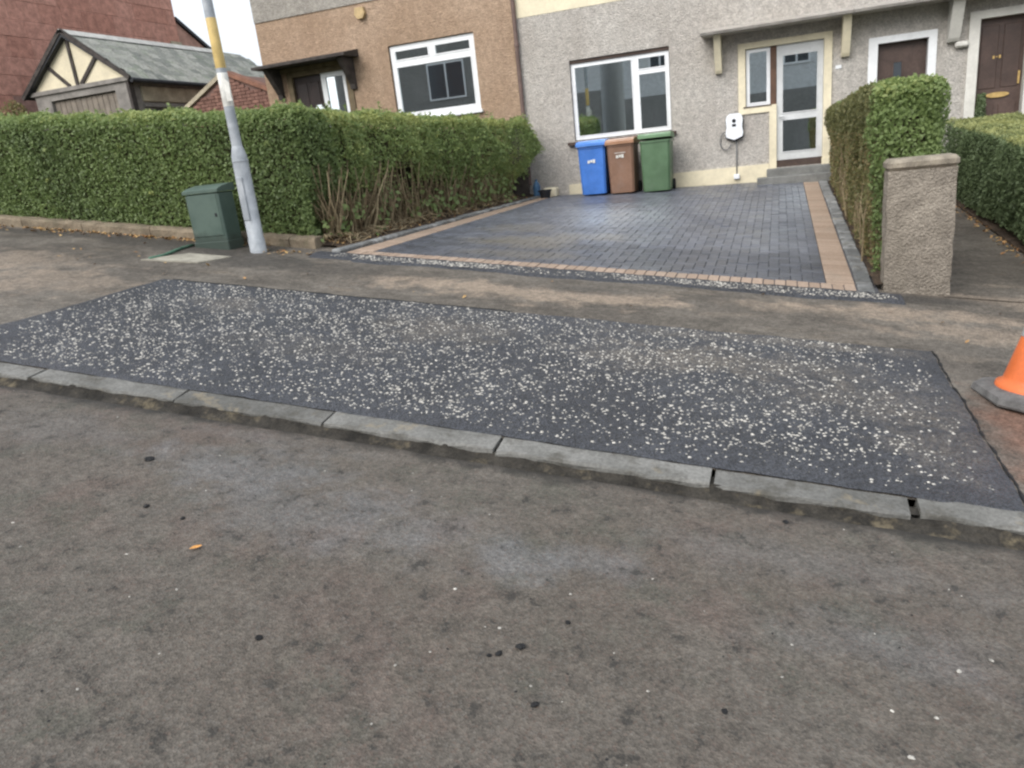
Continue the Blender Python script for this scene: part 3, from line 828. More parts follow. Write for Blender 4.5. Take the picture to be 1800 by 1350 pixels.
def hedge_box(n_m2, x0, x1, y0, y1, H, faces, rad, rng, depth=0.04):
    """points on a rounded box of height H above 0; faces: subset of 'fblrt' (front -y, back +y, left -x, right +x, top)"""
    P = []
    dims = {'f': (x1 - x0) * H, 'b': (x1 - x0) * H, 'l': (y1 - y0) * H, 'r': (y1 - y0) * H, 't': (x1 - x0) * (y1 - y0)}
    for f, dens in faces.items():
        n = int(dims[f] * n_m2 * dens)
        u, v = rng.random(n), rng.random(n)
        X, Y, Z = x0 + (x1 - x0) * u, y0 + (y1 - y0) * u, H * v
        if f == 'f': p = np.stack([X, np.full(n, y0), Z], 1)
        if f == 'b': p = np.stack([X, np.full(n, y1), Z], 1)
        if f == 'l': p = np.stack([np.full(n, x0), Y, Z], 1)
        if f == 'r': p = np.stack([np.full(n, x1), Y, Z], 1)
        if f == 't': p = np.stack([X, y0 + (y1 - y0) * v, np.full(n, H)], 1)
        P.append(p)
    p = np.concatenate(P)
    q = np.stack([np.clip(p[:, 0], x0 + rad, x1 - rad), np.clip(p[:, 1], y0 + rad, y1 - rad), np.clip(p[:, 2], -1, H - rad)], 1)
    d = p - q; l = np.linalg.norm(d, axis=1)[:, None]; nrm = d / l
    p = q + nrm * rad
    dp = rng.exponential(depth, len(p))
    p = p + nrm * (0.045 * npwob(p, 1.6) + 0.03 * npwob(p, 4.0) + 0.02 - np.minimum(dp, 0.3))[:, None] + rng.normal(0, 0.008, p.shape)
    return p, nrm, dp

# left hedge: along the street and back along the driveway
hedge = empty('privet_hedge', 'tall clipped green privet hedge wrapping the left front garden, bare stems beside the driveway', 'hedge')
def hl_bot(x, y): return np.where(y < 8.3, 0.13 - S * np.minimum(x, -5.0) + 0.05, 0.78 - 0.015 * (y - 7.4))
def hl_top(x, y): return 2.27 - 0.092 * (x + 5.0) * (x < -5.0) - 0.018 * np.maximum(0, y - 8.0)
H0 = 1.5
rg = np.random.default_rng(5)
pA, nA, dA = hedge_box(4300, -13.5, -4.98, 7.38, 8.35, H0, {'f': 1.0, 't': 0.9, 'b': 0.12, 'l': 0.3}, 0.16, rg)
pB, nB, dB = hedge_box(4000, -5.95, -4.98, 7.38, 14.75, H0, {'r': 1.0, 't': 0.9, 'l': 0.1, 'b': 0.6}, 0.2, rg)
# along the driveway the clipped face keeps its leaves only above a ragged line
ragged = 0.66 + 0.14 * np.sin(pB[:, 1] * 2.1) + 0.08 * np.sin(pB[:, 1] * 5.3 + 1) + 0.05 * np.sin(pB[:, 1] * 11) - 0.28 * np.clip((pB[:, 1] - 11.2) / 2.0, 0, 1)
keepp = np.where(nB[:, 0] > 0.4, np.clip((pB[:, 2] - ragged) / 0.2 + 0.5, 0.07, 1.0), 1.0)
keepp = np.where((nB[:, 0] > 0.4) & (pB[:, 1] < 7.75), 1.0, keepp)
keepp = np.where((nB[:, 0] > 0.4) & (pB[:, 1] >= 7.75) & (pB[:, 1] < 8.1), np.maximum(keepp, 0.45), keepp)
k = rg.random(len(pB)) < keepp
pB, nB, dB = pB[k], nB[k], dB[k]
over = (nB[:, 0] > 0.4) & (pB[:, 1] > 8.2)
pB[:, 0] += np.where(over, 0.10 * np.exp(-((pB[:, 2] - 0.95) / 0.28) ** 2) * (1 + 0.7 * np.sin(pB[:, 1] * 4.1) + 0.4 * np.sin(pB[:, 1] * 9.7)), 0)
bul = np.clip((pB[:, 1] - 10.0) / 4.0, 0, 1) * 0.42 + 0.07 * np.sin(pB[:, 1] * 3.3) * (pB[:, 1] > 8.5)
pB[:, 0] += np.where(nB[:, 0] > 0, bul * np.clip(pB[:, 2] / 0.9, 0.3, 1.0), 0) - np.where(nB[:, 0] > 0.4, 0.16 * np.clip((0.6 - pB[:, 2]) / 0.25, 0, 1), 0)
P = np.concatenate([pA, pB]); Nn = np.concatenate([nA, nB]); D = np.concatenate([dA, dB])
hz = P[:, 2] / H0
zb, zt = hl_bot(P[:, 0], P[:, 1]), hl_top(P[:, 0], P[:, 1])
P[:, 2] = zb + hz * (zt - zb)
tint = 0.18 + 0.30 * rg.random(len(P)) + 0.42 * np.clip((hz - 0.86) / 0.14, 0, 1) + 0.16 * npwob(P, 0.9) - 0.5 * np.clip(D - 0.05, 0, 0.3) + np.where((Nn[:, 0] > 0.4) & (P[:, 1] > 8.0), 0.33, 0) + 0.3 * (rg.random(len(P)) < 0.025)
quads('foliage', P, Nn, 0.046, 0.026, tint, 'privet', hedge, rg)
# stray shoots standing out of the clipped faces
idx = rg.choice(len(P), 800, p=np.where((Nn[:, 0] > 0.4) & (P[:, 1] > 7.9), 6.0, np.where(Nn[:, 2] > 0.5, 2.0, 0.5)) / np.where((Nn[:, 0] > 0.4) & (P[:, 1] > 7.9), 6.0, np.where(Nn[:, 2] > 0.5, 2.0, 0.5)).sum())
sh_c, sh_n, sh_t = [], [], []
for i_ in idx:
    dv = Nn[i_] + np.array([0, 0, -0.25 if Nn[i_, 0] > 0.4 else 0.5]) + rg.normal(0, 0.35, 3); dv /= np.linalg.norm(dv)
    Ls = rg.uniform(0.05, 0.15) * (1.35 if Nn[i_, 0] > 0.4 else 0.6); tt = rg.uniform(0.35, 0.85)
    for q_ in range(7):
        sh_c.append(P[i_] + dv * Ls * (0.2 + 0.8 * q_ / 6) + rg.normal(0, 0.012, 3)); sh_n.append(Nn[i_] + rg.normal(0, 0.3, 3)); sh_t.append(tt + rg.normal(0, 0.08))
quads('shoots', np.array(sh_c), np.array(sh_n), 0.055, 0.03, np.array(sh_t), 'privet', hedge, rg)
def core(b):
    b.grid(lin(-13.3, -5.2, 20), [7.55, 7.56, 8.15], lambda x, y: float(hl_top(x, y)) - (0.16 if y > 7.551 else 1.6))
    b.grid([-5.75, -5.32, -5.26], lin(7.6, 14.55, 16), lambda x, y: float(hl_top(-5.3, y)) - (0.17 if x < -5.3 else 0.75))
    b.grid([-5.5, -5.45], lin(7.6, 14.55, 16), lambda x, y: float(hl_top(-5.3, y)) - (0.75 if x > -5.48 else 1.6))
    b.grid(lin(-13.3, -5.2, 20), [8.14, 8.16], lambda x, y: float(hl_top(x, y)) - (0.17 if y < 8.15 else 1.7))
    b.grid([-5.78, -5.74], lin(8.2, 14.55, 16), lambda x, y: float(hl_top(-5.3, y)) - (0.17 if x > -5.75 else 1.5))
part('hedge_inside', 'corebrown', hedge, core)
# bare stems along the driveway face, each a bent tapered rod
st = MB(); st_t = []
rr = random.Random(3)
for i in range(430):
    y = 7.75 + 6.6 * rr.random() ** 1.4; x = -5.06 + rr.gauss(0, 0.07); z0 = soil_left(max(x, -5.3), y) - 0.03
    lean = rr.gauss(0.10, 0.13); fw = rr.gauss(-0.10, 0.12); h = rr.uniform(0.3, 0.9)
    pts_ = [(x + lean * t * 0.8 + 0.035 * math.sin(t * 5 + i) * t ** 0.5, y + fw * t * 1.6 + 0.06 * math.sin(t * 6 + i * 2) * t ** 0.5, z0 + h * t) for t in (0, 0.3, 0.6, 1)]
    r0 = rr.uniform(0.005, 0.014)
    n0 = len(st.f); st.tube(pts_, [r0, r0 * 0.85, r0 * 0.7, r0 * 0.45], 5, cap=False); st_t += [rr.random()] * (len(st.f) - n0)
for i in range(420):                 # cut twigs lying at the foot
    y = rr.uniform(7.5, 13.8); x = -4.95 + rr.gauss(0.02, 0.13); x = min(x, -4.62); z0 = soil_left(x, y) + 0.012
    a = rr.gauss(1.2, 0.7); L = rr.uniform(0.12, 0.5)
    n0 = len(st.f)
    st.tube([(x, y, z0), (x + math.cos(a) * L * 0.5, y - math.sin(a) * L * 0.5, z0 + rr.uniform(0.01, 0.08)), (min(x + math.cos(a) * L, -4.6), y - math.sin(a) * L, z0 + rr.uniform(-0.01, 0.05))], [0.006, 0.005, 0.003], 4, cap=False)
    st_t += [rr.random()] * (len(st.f) - n0)
so = st.build('stems', 'twig', hedge, fix=False); tag(so, kind='stuff')
so.data.attributes.new('tint', 'FLOAT', 'FACE').data.foreach_set('value', st_t)
# big leaved weeds and ivy growing through the bare foot
wp = []
for cx, cy, cz, s, n in ((-4.95, 9.15, 1.25, 0.16, 26), (-4.95, 9.0, 1.05, 0.1, 12), (-4.92, 8.2, 1.15, 0.14, 16), (-4.95, 8.05, 0.95, 0.18, 18), (-4.9, 10.6, 0.95, 0.28, 46), (-4.85, 11.4, 0.92, 0.3, 60), (-4.8, 12.3, 0.95, 0.35, 80), (-4.95, 9.9, 0.9, 0.15, 16), (-4.75, 13.4, 0.95, 0.35, 80), (-4.98, 7.7, 0.9, 0.15, 30), (-4.8, 8.6, 0.82, 0.12, 10)):
    for _ in range(n): wp.append((cx + rr.gauss(0, 0.06), cy + rr.gauss(0, s), cz + rr.gauss(0, s * 0.7)))
wp = np.array(wp)
quads('weed_leaves', wp, np.tile([0.7, -0.6, 0.5], (len(wp), 1)), 0.085, 0.06, 0.3 + 0.4 * rg.random(len(wp)), 'privet', hedge, rg, 0.5)

# hedge between driveway and path
hedge2 = empty('privet_hedge', 'narrow upright privet hedge behind the roughcast gate pillar, brown dry side to driveway', 'hedge')
p2, n2, d2 = hedge_box(4400, 0.86, 1.38, 7.62, 14.3, 1.7, {'f': 1.2, 'l': 1.0, 't': 1.0, 'r': 0.7, 'b': 0.4}, 0.12, rg)
p2[:, 0] -= 0.10 * np.clip((p2[:, 2] - 0.9) / 0.8, 0, 1) * np.clip((1.38 - p2[:, 0]) / 0.5, 0, 1)
k = np.where((n2[:, 0] < -0.4), np.where(p2[:, 2] < 0.5, 0.35, 0.75), 1.0) > rg.random(len(p2))
p2, n2, d2 = p2[k], n2[k], d2[k]
zb = 0.06 + 0.055 * (p2[:, 1] - 7.6); hz = p2[:, 2] / 1.7
zt = 1.79 - 0.06 * np.clip((p2[:, 1] - 9.5) / 2, 0, 1) + 0.02 * npwob(p2, 1.2)
p2[:, 2] = zb + hz * (zt - zb)
dry = (n2[:, 0] < -0.4) & (p2[:, 1] > 7.8)
tint = 0.2 + 0.3 * rg.random(len(p2)) + 0.35 * np.clip((hz - 0.85) / 0.15, 0, 1) + 0.15 * npwob(p2, 1.1)
quads('foliage', p2[~dry], n2[~dry], 0.046, 0.026, tint[~dry], 'privet', hedge2, rg)
quads('dry_foliage', p2[dry], n2[dry], 0.044, 0.024, (0.25 + 0.75 * rg.random(len(p2)) - 0.25 * (hz > 0.75))[dry], 'privet_dry', hedge2, rg)
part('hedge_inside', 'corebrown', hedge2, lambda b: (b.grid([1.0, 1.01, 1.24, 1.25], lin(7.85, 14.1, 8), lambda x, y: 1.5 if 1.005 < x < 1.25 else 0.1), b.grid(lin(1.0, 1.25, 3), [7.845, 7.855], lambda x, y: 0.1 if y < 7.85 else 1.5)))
st = MB(); st_t = []
for i in range(170):
    y = rr.uniform(7.7, 14.0); x = 0.93 + rr.gauss(0, 0.035); z0 = 0.02 + 0.055 * (y - 7.6)
    n0 = len(st.f); h = rr.uniform(0.5, 1.2)
    st.tube([(x, y, z0), (x - 0.02 + rr.gauss(0, 0.03), y + rr.gauss(0, 0.06), z0 + h * 0.5), (x - 0.02 + rr.gauss(0, 0.04), y + rr.gauss(0, 0.1), z0 + h)], [0.009, 0.007, 0.003], 4, cap=False)
    st_t += [rr.random()] * (len(st.f) - n0)
so = st.build('stems', 'twig', hedge2, fix=False); tag(so, kind='stuff')
so.data.attributes.new('tint', 'FLOAT', 'FACE').data.foreach_set('value', st_t)
# low hedge right of the path
hedge3 = empty('privet_hedge', 'low dark green hedge with flat yellowish top right of the side path', 'hedge')
p3, n3, d3 = hedge_box(3600, 2.52, 3.45, 7.7, 14.2, 1.2, {'l': 1.0, 't': 1.1, 'f': 1.0, 'r': 0.15, 'b': 0.3}, 0.07, rg, 0.05)
hz = p3[:, 2] / 1.2
zb = 0.0 + 0.035 * (p3[:, 1] - 7.7); zt = 1.04 + 0.055 * (p3[:, 1] - 9.5) * (p3[:, 1] > 9.5) + 0.015 * npwob(p3, 1.2)
p3[:, 2] = zb + 0.02 + hz * (zt - zb)
tint = 0.12 + 0.32 * rg.random(len(p3)) + 0.75 * np.clip((hz - 0.94) / 0.06, 0, 1) + 0.1 * npwob(p3, 1.1)
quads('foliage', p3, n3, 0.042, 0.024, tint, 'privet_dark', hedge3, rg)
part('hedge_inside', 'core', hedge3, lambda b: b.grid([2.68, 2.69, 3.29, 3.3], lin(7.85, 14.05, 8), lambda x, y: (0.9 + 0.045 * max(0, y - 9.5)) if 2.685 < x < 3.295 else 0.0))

# leaf litter (nobody could count it)
def litter(nm, label, pos_z, m='dead', sz=0.055):
    C = np.array(pos_z)
    n_ = np.tile([0.0, 0.0, 1.0], (len(C), 1))
    o = quads(nm, C, n_, sz, sz * 0.55, rg.random(len(C)), m, None, rg, 0.35)
    tag(o, label, 'leaf litter')
ll = []
for _ in range(260):
    x = -5.5 - abs(rr.gauss(0, 2.0)); y = 7.22 - abs(rr.gauss(0, 0.07)); ll.append((x, y, pav(x, y) + 0.012))
for _ in range(90):
    x = rr.gauss(-8.7, 0.5); y = 7.2 - abs(rr.gauss(0, 0.12)); ll.append((x, y, pav(x, y) + 0.02))
for _ in range(34):
    x = rr.uniform(-5.35, -4.75); y = 6.98 - abs(rr.gauss(0, 0.14)); ll.append((x, y, pav(x, y) + 0.012))
for _ in range(26):
    x = rr.uniform(-8, 1.8); y = rr.uniform(5.6, 6.9); ll.append((x, y, pav(x, y) + 0.01))
litter('leaf_litter', 'brown fallen leaves along the low wall under the left hedge', ll)
ll = []
for _ in range(420):
    y = rr.uniform(7.5, 14.2); x = min(-4.64, -4.92 + rr.gauss(0, 0.14)); ll.append((x, y, soil_left(x, y) + 0.014))
litter('leaf_litter', 'brown dead leaves on the soil at the foot of the bare stems', ll)
ll = []
for _ in range(230):
    y = rr.uniform(8.0, 13.8); x = 2.5 - abs(rr.gauss(0, 0.09)); ll.append((x, y, pth(x, y) + 0.014))
for _ in range(60):
    y = rr.uniform(7.6, 13); x = rr.uniform(0.84, 0.95); ll.append((x, y, drv(DX1, y) + 0.05))
litter('leaf_litter', 'pale fallen leaves along the foot of the low right hedge', ll)

# low coping under the left hedge
lw = empty('garden_wall', 'low weathered stone coping at the foot of the left hedge', 'wall')
xx = -13.2
while xx < -5.1:
    L = rr.uniform(0.8, 1.15); x1 = min(xx + L, -4.92)
    b = MB(); nseg = 8
    prof = [(0, -0.1), (0.0, 0.085), (0.02, 0.115), (0.17, 0.12), (0.2, 0.09), (0.2, -0.1)]
    for i in range(nseg + 1):
        X = xx + 0.006 + (x1 - xx - 0.012) * i / nseg
        for kk, (yy, zz) in enumerate(prof): b.v.append((X, 7.22 + yy + 0.01 * wob(X * 4, kk, 2), pav(X, 7.2) + zz + 0.012 * wob(X * 3, kk * 0.4, 2.3)))
    m = len(prof)
    for i in range(nseg):
        for kk in range(m - 1): b.f.append((i * m + kk, (i + 1) * m + kk, (i + 1) * m + kk + 1, i * m + kk + 1))
    b.f.append(tuple(range(m))); b.f.append(tuple(nseg * m + kk for kk in range(m)))
    b.build('coping_stone', 'wallcope', lw)
    xx = x1
# ------------------------------------------------------------------ gate pillar
gp = empty('gate_pillar', 'roughcast gate pillar with pale flat coping at the right of the driveway', 'pillar')
def pillar(b):
    n = 14; m = 7
    z0, z1 = -0.05, 1.07
    ring = [(0.885, 7.2), (1.0, 7.19), (1.15, 7.19), (1.3, 7.19), (1.405, 7.2), (1.412, 7.34), (1.405, 7.47), (1.15, 7.48), (0.885, 7.47), (0.878, 7.34)]
    rj = random.Random(4)
    for i in range(n + 1):
        t = i / n; z = z0 + (z1 - z0) * t
        for (x, y) in ring: b.v.append((x + rj.uniform(-0.006, 0.006) - 0.005 * t, y + rj.uniform(-0.006, 0.006), z))
    q = len(ring)
    for i in range(n):
        for k in range(q): b.f.append((i * q + k, i * q + (k + 1) % q, (i + 1) * q + (k + 1) % q, (i + 1) * q + k))
    b.f.append(tuple(range(q))); b.f.append(tuple(n * q + k for k in range(q)))
part('shaft', 'pillar_cast', gp, pillar)
part('coping', 'cope', gp, lambda b: b.rbox(0.868, 1.412, 7.175, 7.49, 1.068, 1.165, 0.03))

# ------------------------------------------------------------------ utility cabinet, lamp post, slab, paint
cb = empty('utility_cabinet', 'dark green steel utility cabinet with sloped lid in front of the left hedge', 'cabinet')
cx0, cx1, cy0, cy1 = -6.25, -5.79, 6.84, 7.10
zc = pav(-6.02, 6.9)
part('body', 'cabinet', cb, lambda b: b.rbox(cx0, cx1, cy0, cy1, zc - 0.08, zc + 0.60, 0.012))
part('lid', 'cabinet', cb, lambda b: b.prism([(cy0 - 0.015, zc + 0.604), (cy1 + 0.015, zc + 0.604), (cy1 + 0.015, zc + 0.685), (cy1 - 0.03, zc + 0.69), (cy0 + 0.07, zc + 0.665), (cy0 - 0.015, zc + 0.635)], 'x', cx0 - 0.015, cx1 + 0.015))
dr = part('door', 'cabinet', cb, lambda b: b.rbox(cx0 + 0.025, cx1 - 0.025, cy0 - 0.008, cy0 + 0.02, zc + 0.13, zc + 0.585, 0.006))
part('lock', 'black', dr, lambda b: b.rbox(cx1 - 0.09, cx1 - 0.06, cy0 - 0.014, cy0 - 0.004, zc + 0.34, zc + 0.38, 0.004))
part('plinth', 'cabinet', cb, lambda b: b.rbox(cx0 - 0.008, cx1 + 0.008, cy0 - 0.006, cy1 + 0.006, zc - 0.1, zc + 0.075, 0.01))
lp = empty('lamp_post', 'grey galvanised lamp post with yellow band and torn white sticker beside cabinet', 'lamp post')
lx, ly = -5.42, 6.86
lz = pav(lx, ly)
part('base_column', 'galv', lp, lambda b: b.lathe([(0.088, -0.2), (0.088, 0.14), (0.083, 0.145), (0.083, 0.96), (0.08, 1.02), (0.06, 1.10), (0.055, 1.12)], lx, ly, 20, lz), True)
part('base_ring', 'galv', lp, lambda b: b.lathe([(0.083, 0.955), (0.0865, 0.958), (0.0865, 0.972), (0.083, 0.975)], lx, ly, 20, lz))
part('door', 'galv', lp, lambda b: b.rbox(lx - 0.04, lx + 0.04, ly - 0.0895, ly - 0.07, lz + 0.35, lz + 0.8, 0.004))
part('shaft', 'galv', lp, lambda b: b.lathe([(0.054, 1.1), (0.050, 2.6), (0.042, 4.6), (0.038, 5.6)], lx, ly, 18, lz), True)
part('yellow_band', 'yellow', lp, lambda b: b.lathe([(0.0505, 1.885), (0.0528, 1.89), (0.0518, 2.36), (0.0495, 2.365)], lx, ly, 18, lz), True)
part('white_sticker', 'label', lp, lambda b: b.lathe([(0.052, 1.515), (0.0548, 1.52), (0.0536, 1.84), (0.051, 1.845)], lx, ly, 18, lz), True)
part('peeling_flap', 'label', lp, lambda b: b.prism([(lx + 0.03, lz + 1.56), (lx + 0.10, lz + 1.565), (lx + 0.088, lz + 1.6), (lx + 0.095, lz + 1.74), (lx + 0.03, lz + 1.8)], 'y', ly - 0.046, ly - 0.043))
ar = part('lantern_arm', 'galv', lp, lambda b: b.tube([(lx, ly, lz + 5.58), (lx, ly - 0.08, lz + 5.75), (lx, ly - 0.3, lz + 5.85), (lx, ly - 0.6, lz + 5.88)], 0.03, 10))
part('lantern', 'galv', lp, lambda b: b.rbox(lx - 0.11, lx + 0.11, ly - 1.05, ly - 0.5, lz + 5.84, lz + 5.94, 0.03))
tag(part('concrete_slab', 'slab', None, lambda b: b.prism([(-6.28, 6.05), (-5.62, 6.12), (-5.5, 6.5), (-6.05, 6.5)], 'z', 0, 0.012)), kind='structure')
o = bpy.data.objects['concrete_slab']
for v in o.data.vertices: v.co.z += pav(v.co.x, v.co.y) - 0.004
tag(MB().tube([(t[0], t[1], pav(t[0], t[1]) + 0.012) for t in ((-6.33, 6.9), (-6.32, 6.72), (-6.26, 6.5), (-6.2, 6.3), (-6.21, 6.1))], 0.016, 6).build('green_duct', 'greenpaint', smooth=True), 'thin green duct lying on the footway from the cabinet to the pale slab', 'duct')

# ------------------------------------------------------------------ walls with openings
def wall_front(b, x0, x1, z0, z1, y, ops, depth=0.14):
    """front face with rectangular openings (x0,x1,z0,z1) and their reveals"""
    xs = sorted({x0, x1, *[o[0] for o in ops], *[o[1] for o in ops]})
    zs = sorted({z0, z1, *[o[2] for o in ops], *[o[3] for o in ops]})
    for i in range(len(xs) - 1):
        for j in range(len(zs) - 1):
            mx_, mz_ = (xs[i] + xs[i + 1]) / 2, (zs[j] + zs[j + 1]) / 2
            if any(o[0] < mx_ < o[1] and o[2] < mz_ < o[3] for o in ops): continue
            b.add([(xs[i], y, zs[j]), (xs[i + 1], y, zs[j]), (xs[i + 1], y, zs[j + 1]), (xs[i], y, zs[j + 1])], [(0, 1, 2, 3)])
    for o in ops:
        a, c, e, g = o[:4]
        b.add([(a, y, e), (c, y, e), (c, y, g), (a, y, g), (a, y + depth, e), (c, y + depth, e), (c, y + depth, g), (a, y + depth, g)],
              [(0, 4, 5, 1), (1, 5, 6, 2), (2, 6, 7, 3), (3, 7, 4, 0)])
def house_shell(root, wallmat, x0, x1, z0, z1, zb, ops, upper=None, deep=8.0, y=YF, roofmat='roof', rise=2.4):
    """front wall (lower and upper coat), the other walls, floor, roof"""
    part('front_wall', wallmat, root, lambda b: wall_front(b, x0, x1, z0, zb, y, ops))
    part('upper_wall', upper or wallmat, root, lambda b: b.add([(x0, y - 0.004, zb), (x1, y - 0.004, zb), (x1, y - 0.004, z1), (x0, y - 0.004, z1), (x0, y + 0.1, zb), (x1, y + 0.1, zb)], [(0, 1, 2, 3), (0, 4, 5, 1)]))
    def rest(b):
        yb = y + deep
        b.add([(x0, y, z0), (x0, yb, z0), (x0, yb, z1), (x0, y, z1)], [(0, 1, 2, 3)])
        b.add([(x1, y, z0), (x1, yb, z0), (x1, yb, z1), (x1, y, z1)], [(0, 1, 2, 3)])
        b.add([(x0, yb, z0), (x1, yb, z0), (x1, yb, z1), (x0, yb, z1)], [(0, 1, 2, 3)])
        b.add([(x0, y + 0.15, z1), (x1, y + 0.15, z1), (x1, yb, z1), (x0, yb, z1)], [(0, 1, 2, 3)])
    part('side_and_rear_walls', upper or wallmat, root, rest)
    part('room', 'inside', root, lambda b: (b.add([(x0 + 0.1, y + 0.145, z0 + 0.3), (x1 - 0.1, y + 0.145, z0 + 0.3), (x1 - 0.1, y + 4, z0 + 0.3), (x0 + 0.1, y + 4, z0 + 0.3)], [(0, 1, 2, 3)]),
                                           b.add([(x0 + 0.1, y + 4, z0 + 0.3), (x1 - 0.1, y + 4, z0 + 0.3), (x1 - 0.1, y + 4, zb), (x0 + 0.1, y + 4, zb)], [(0, 1, 2, 3)])))
    part('roof', roofmat, root, lambda b: b.prism([(y - 0.35, z1 - 0.02), (y - 0.35, z1 + 0.1), (y + deep / 2, z1 + rise), (y + deep + 0.35, z1 + 0.1), (y + deep + 0.35, z1 - 0.02)], 'x', x0, x1))
def bars(b, rects, y0, y1):
    for (a, c, e, g) in rects: b.box(a, c, y0, y1, e, g)
def window(root, m, x0, x1, z0, z1, y, fr, panes, extra=(), name='window', bead=0.02):
    """frame of bars; panes get a bead frame proud of the main one and a sheet of glass"""
    def frame(b):
        b.box(x0, x0 + fr, y, y + 0.06, z0, z1); b.box(x1 - fr, x1, y, y + 0.06, z0, z1)
        b.box(x0 + fr, x1 - fr, y, y + 0.06, z0, z0 + fr); b.box(x0 + fr, x1 - fr, y, y + 0.06, z1 - fr, z1)
        bars(b, extra, y + 0.002, y + 0.058)
    w = part(name, m, root, frame)
    for (a, c, e, g) in panes:
        if bead:
            part('sash', m, w, lambda b: bars(b, [(a, a + bead, e, g), (c - bead, c, e, g), (a + bead, c - bead, e, e + bead), (a + bead, c - bead, g - bead, g)], y - 0.008, y + 0.03))
        part('pane', 'glass', w, lambda b: b.box(a + bead * 0.9, c - bead * 0.9, y + 0.018, y + 0.024, e + bead * 0.9, g - bead * 0.9))
    return w

# ------------------------------------------------------------------ the grey house with the driveway
XG0, XG1 = -4.83, 1.16
hg = empty('terraced_house', 'grey roughcast terraced house behind the block driveway, silver glazed front door', 'house')
opG = [(-3.80, -1.90, 1.66, 3.14), (-0.57, 0.76, 0.80, 2.89)]
part('front_wall', 'grey_cast', hg, lambda b: wall_front(b, XG0, XG1, 0.2, 4.03, YF, opG))
part('upper_wall', 'cream', hg, lambda b: b.add([(XG0 + 0.03, YF - 0.006, 4.03), (XG1, YF - 0.006, 4.03), (XG1, YF - 0.006, 6.4), (XG0 + 0.03, YF - 0.006, 6.4), (XG0 + 0.03, YF + 0.1, 4.03), (XG1, YF + 0.1, 4.03)], [(0, 1, 2, 3), (0, 4, 5, 1)]))
def shell_rest(b, x0, x1, z0, z1, y=YF, deep=8.0):
    yb = y + deep
    for q in (x0, x1): b.add([(q, y + 0.001, z0), (q, yb, z0), (q, yb, z1), (q, y + 0.001, z1)], [(0, 1, 2, 3)])
    b.add([(x0, yb, z0), (x1, yb, z0), (x1, yb, z1), (x0, yb, z1)], [(0, 1, 2, 3)])
    b.add([(x0, y + 0.15, z1), (x1, y + 0.15, z1), (x1, yb, z1), (x0, yb, z1)], [(0, 1, 2, 3)])
def room(b, x0, x1, z0, z1, y=YF, d=3.6):
    b.add([(x0, y + 0.16, z0), (x1, y + 0.16, z0), (x1, y + d, z0), (x0, y + d, z0), (x0, y + 0.16, z1), (x1, y + 0.16, z1), (x1, y + d, z1), (x0, y + d, z1)], [(0, 1, 2, 3), (4, 5, 6, 7), (3, 2, 6, 7), (0, 3, 7, 4), (1, 2, 6, 5)])
def roof(b, x0, x1, z1, y=YF, deep=8.0, rise=2.6):
    b.prism([(y - 0.4, z1 - 0.02), (y - 0.4, z1 + 0.1), (y + deep / 2, z1 + rise), (y + deep + 0.4, z1 + 0.1), (y + deep + 0.4, z1 - 0.02)], 'x', x0, x1)
part('side_and_rear_walls', 'grey_cast', hg, lambda b: shell_rest(b, XG0 + 0.01, XG1 - 0.01, 0.2, 6.4))
part('living_room', 'inside', hg, lambda b: room(b, -4.6, -1.3, 0.9, 3.6))
part('hall', 'inside', hg, lambda b: room(b, -1.2, 1.0, 0.8, 3.4, d=2.6))
rf = part('roof', 'roof', hg, lambda b: roof(b, XG0, XG1, 6.4))
part('gutter', 'gutter', rf, lambda b: b.tube([(XG0, YF - 0.42, 6.36), (XG1, YF - 0.42, 6.36)], 0.055, 8))
# living room window
wy = YF + 0.06
w = window(hg, 'white', -3.79, -1.915, 1.672, 3.075, wy, 0.055, [(-3.735, -2.60, 1.727, 3.02), (-2.50, -1.97, 1.727, 2.74), (-2.50, -1.97, 2.80, 3.02)], [(-2.60, -2.50, 1.727, 3.02), (-2.50, -1.97, 2.74, 2.80)])
part('head', 'sill', w, lambda b: b.box(-3.795, -1.905, wy - 0.03, wy + 0.06, 3.078, 3.138))
part('sill', 'sill', w, lambda b: b.prism([(YF + 0.06, 1.655), (YF - 0.09, 1.63), (YF - 0.09, 1.585), (YF + 0.01, 1.585)], 'x', -3.93, -1.82))
part('net_curtain', 'blind', w, lambda b: [b.box(x, x + 0.05, wy + 0.16 + 0.018 * (i % 2), wy + 0.175 + 0.018 * (i % 2), 1.70, 3.05) for i, x in enumerate(lin(-3.75, -2.0, 36))])
# door set: cream surround, side window over a low wall, silver glazed door
sur = part('door_surround', 'cream', hg, lambda b: bars(b, [(-0.685, -0.56, 1.90, 2.985), (0.745, 0.875, 0.86, 2.985), (-0.56, 0.745, 2.885, 2.985), (-0.685, -0.145, 1.79, 1.90), (-0.155, -0.03, 0.785, 1.79), (-0.145, -0.03, 1.79, 1.906)], YF - 0.035, YF + 0.10))
part('apron_wall', 'grey_cast', hg, lambda b: b.box(-0.58, -0.15, YF - 0.004, YF + 0.11, 0.79, 1.80))
part('plinth_foot', 'cream', sur, lambda b: b.box(0.735, 0.905, YF - 0.06, YF + 0.05, 0.78, 0.90))
sw = window(hg, 'white', -0.55, -0.14, 1.915, 2.875, YF + 0.03, 0.035, [(-0.515, -0.175, 1.95, 2.84)], name='side_window', bead=0.025)
part('mullion', 'brownframe', hg, lambda b: b.box(-0.137, -0.035, YF + 0.02, YF + 0.09, 1.905, 2.88))
part('drip_sill', 'sill', sw, lambda b: b.box(-0.6, -0.12, YF - 0.05, YF + 0.03, 1.898, 1.916))
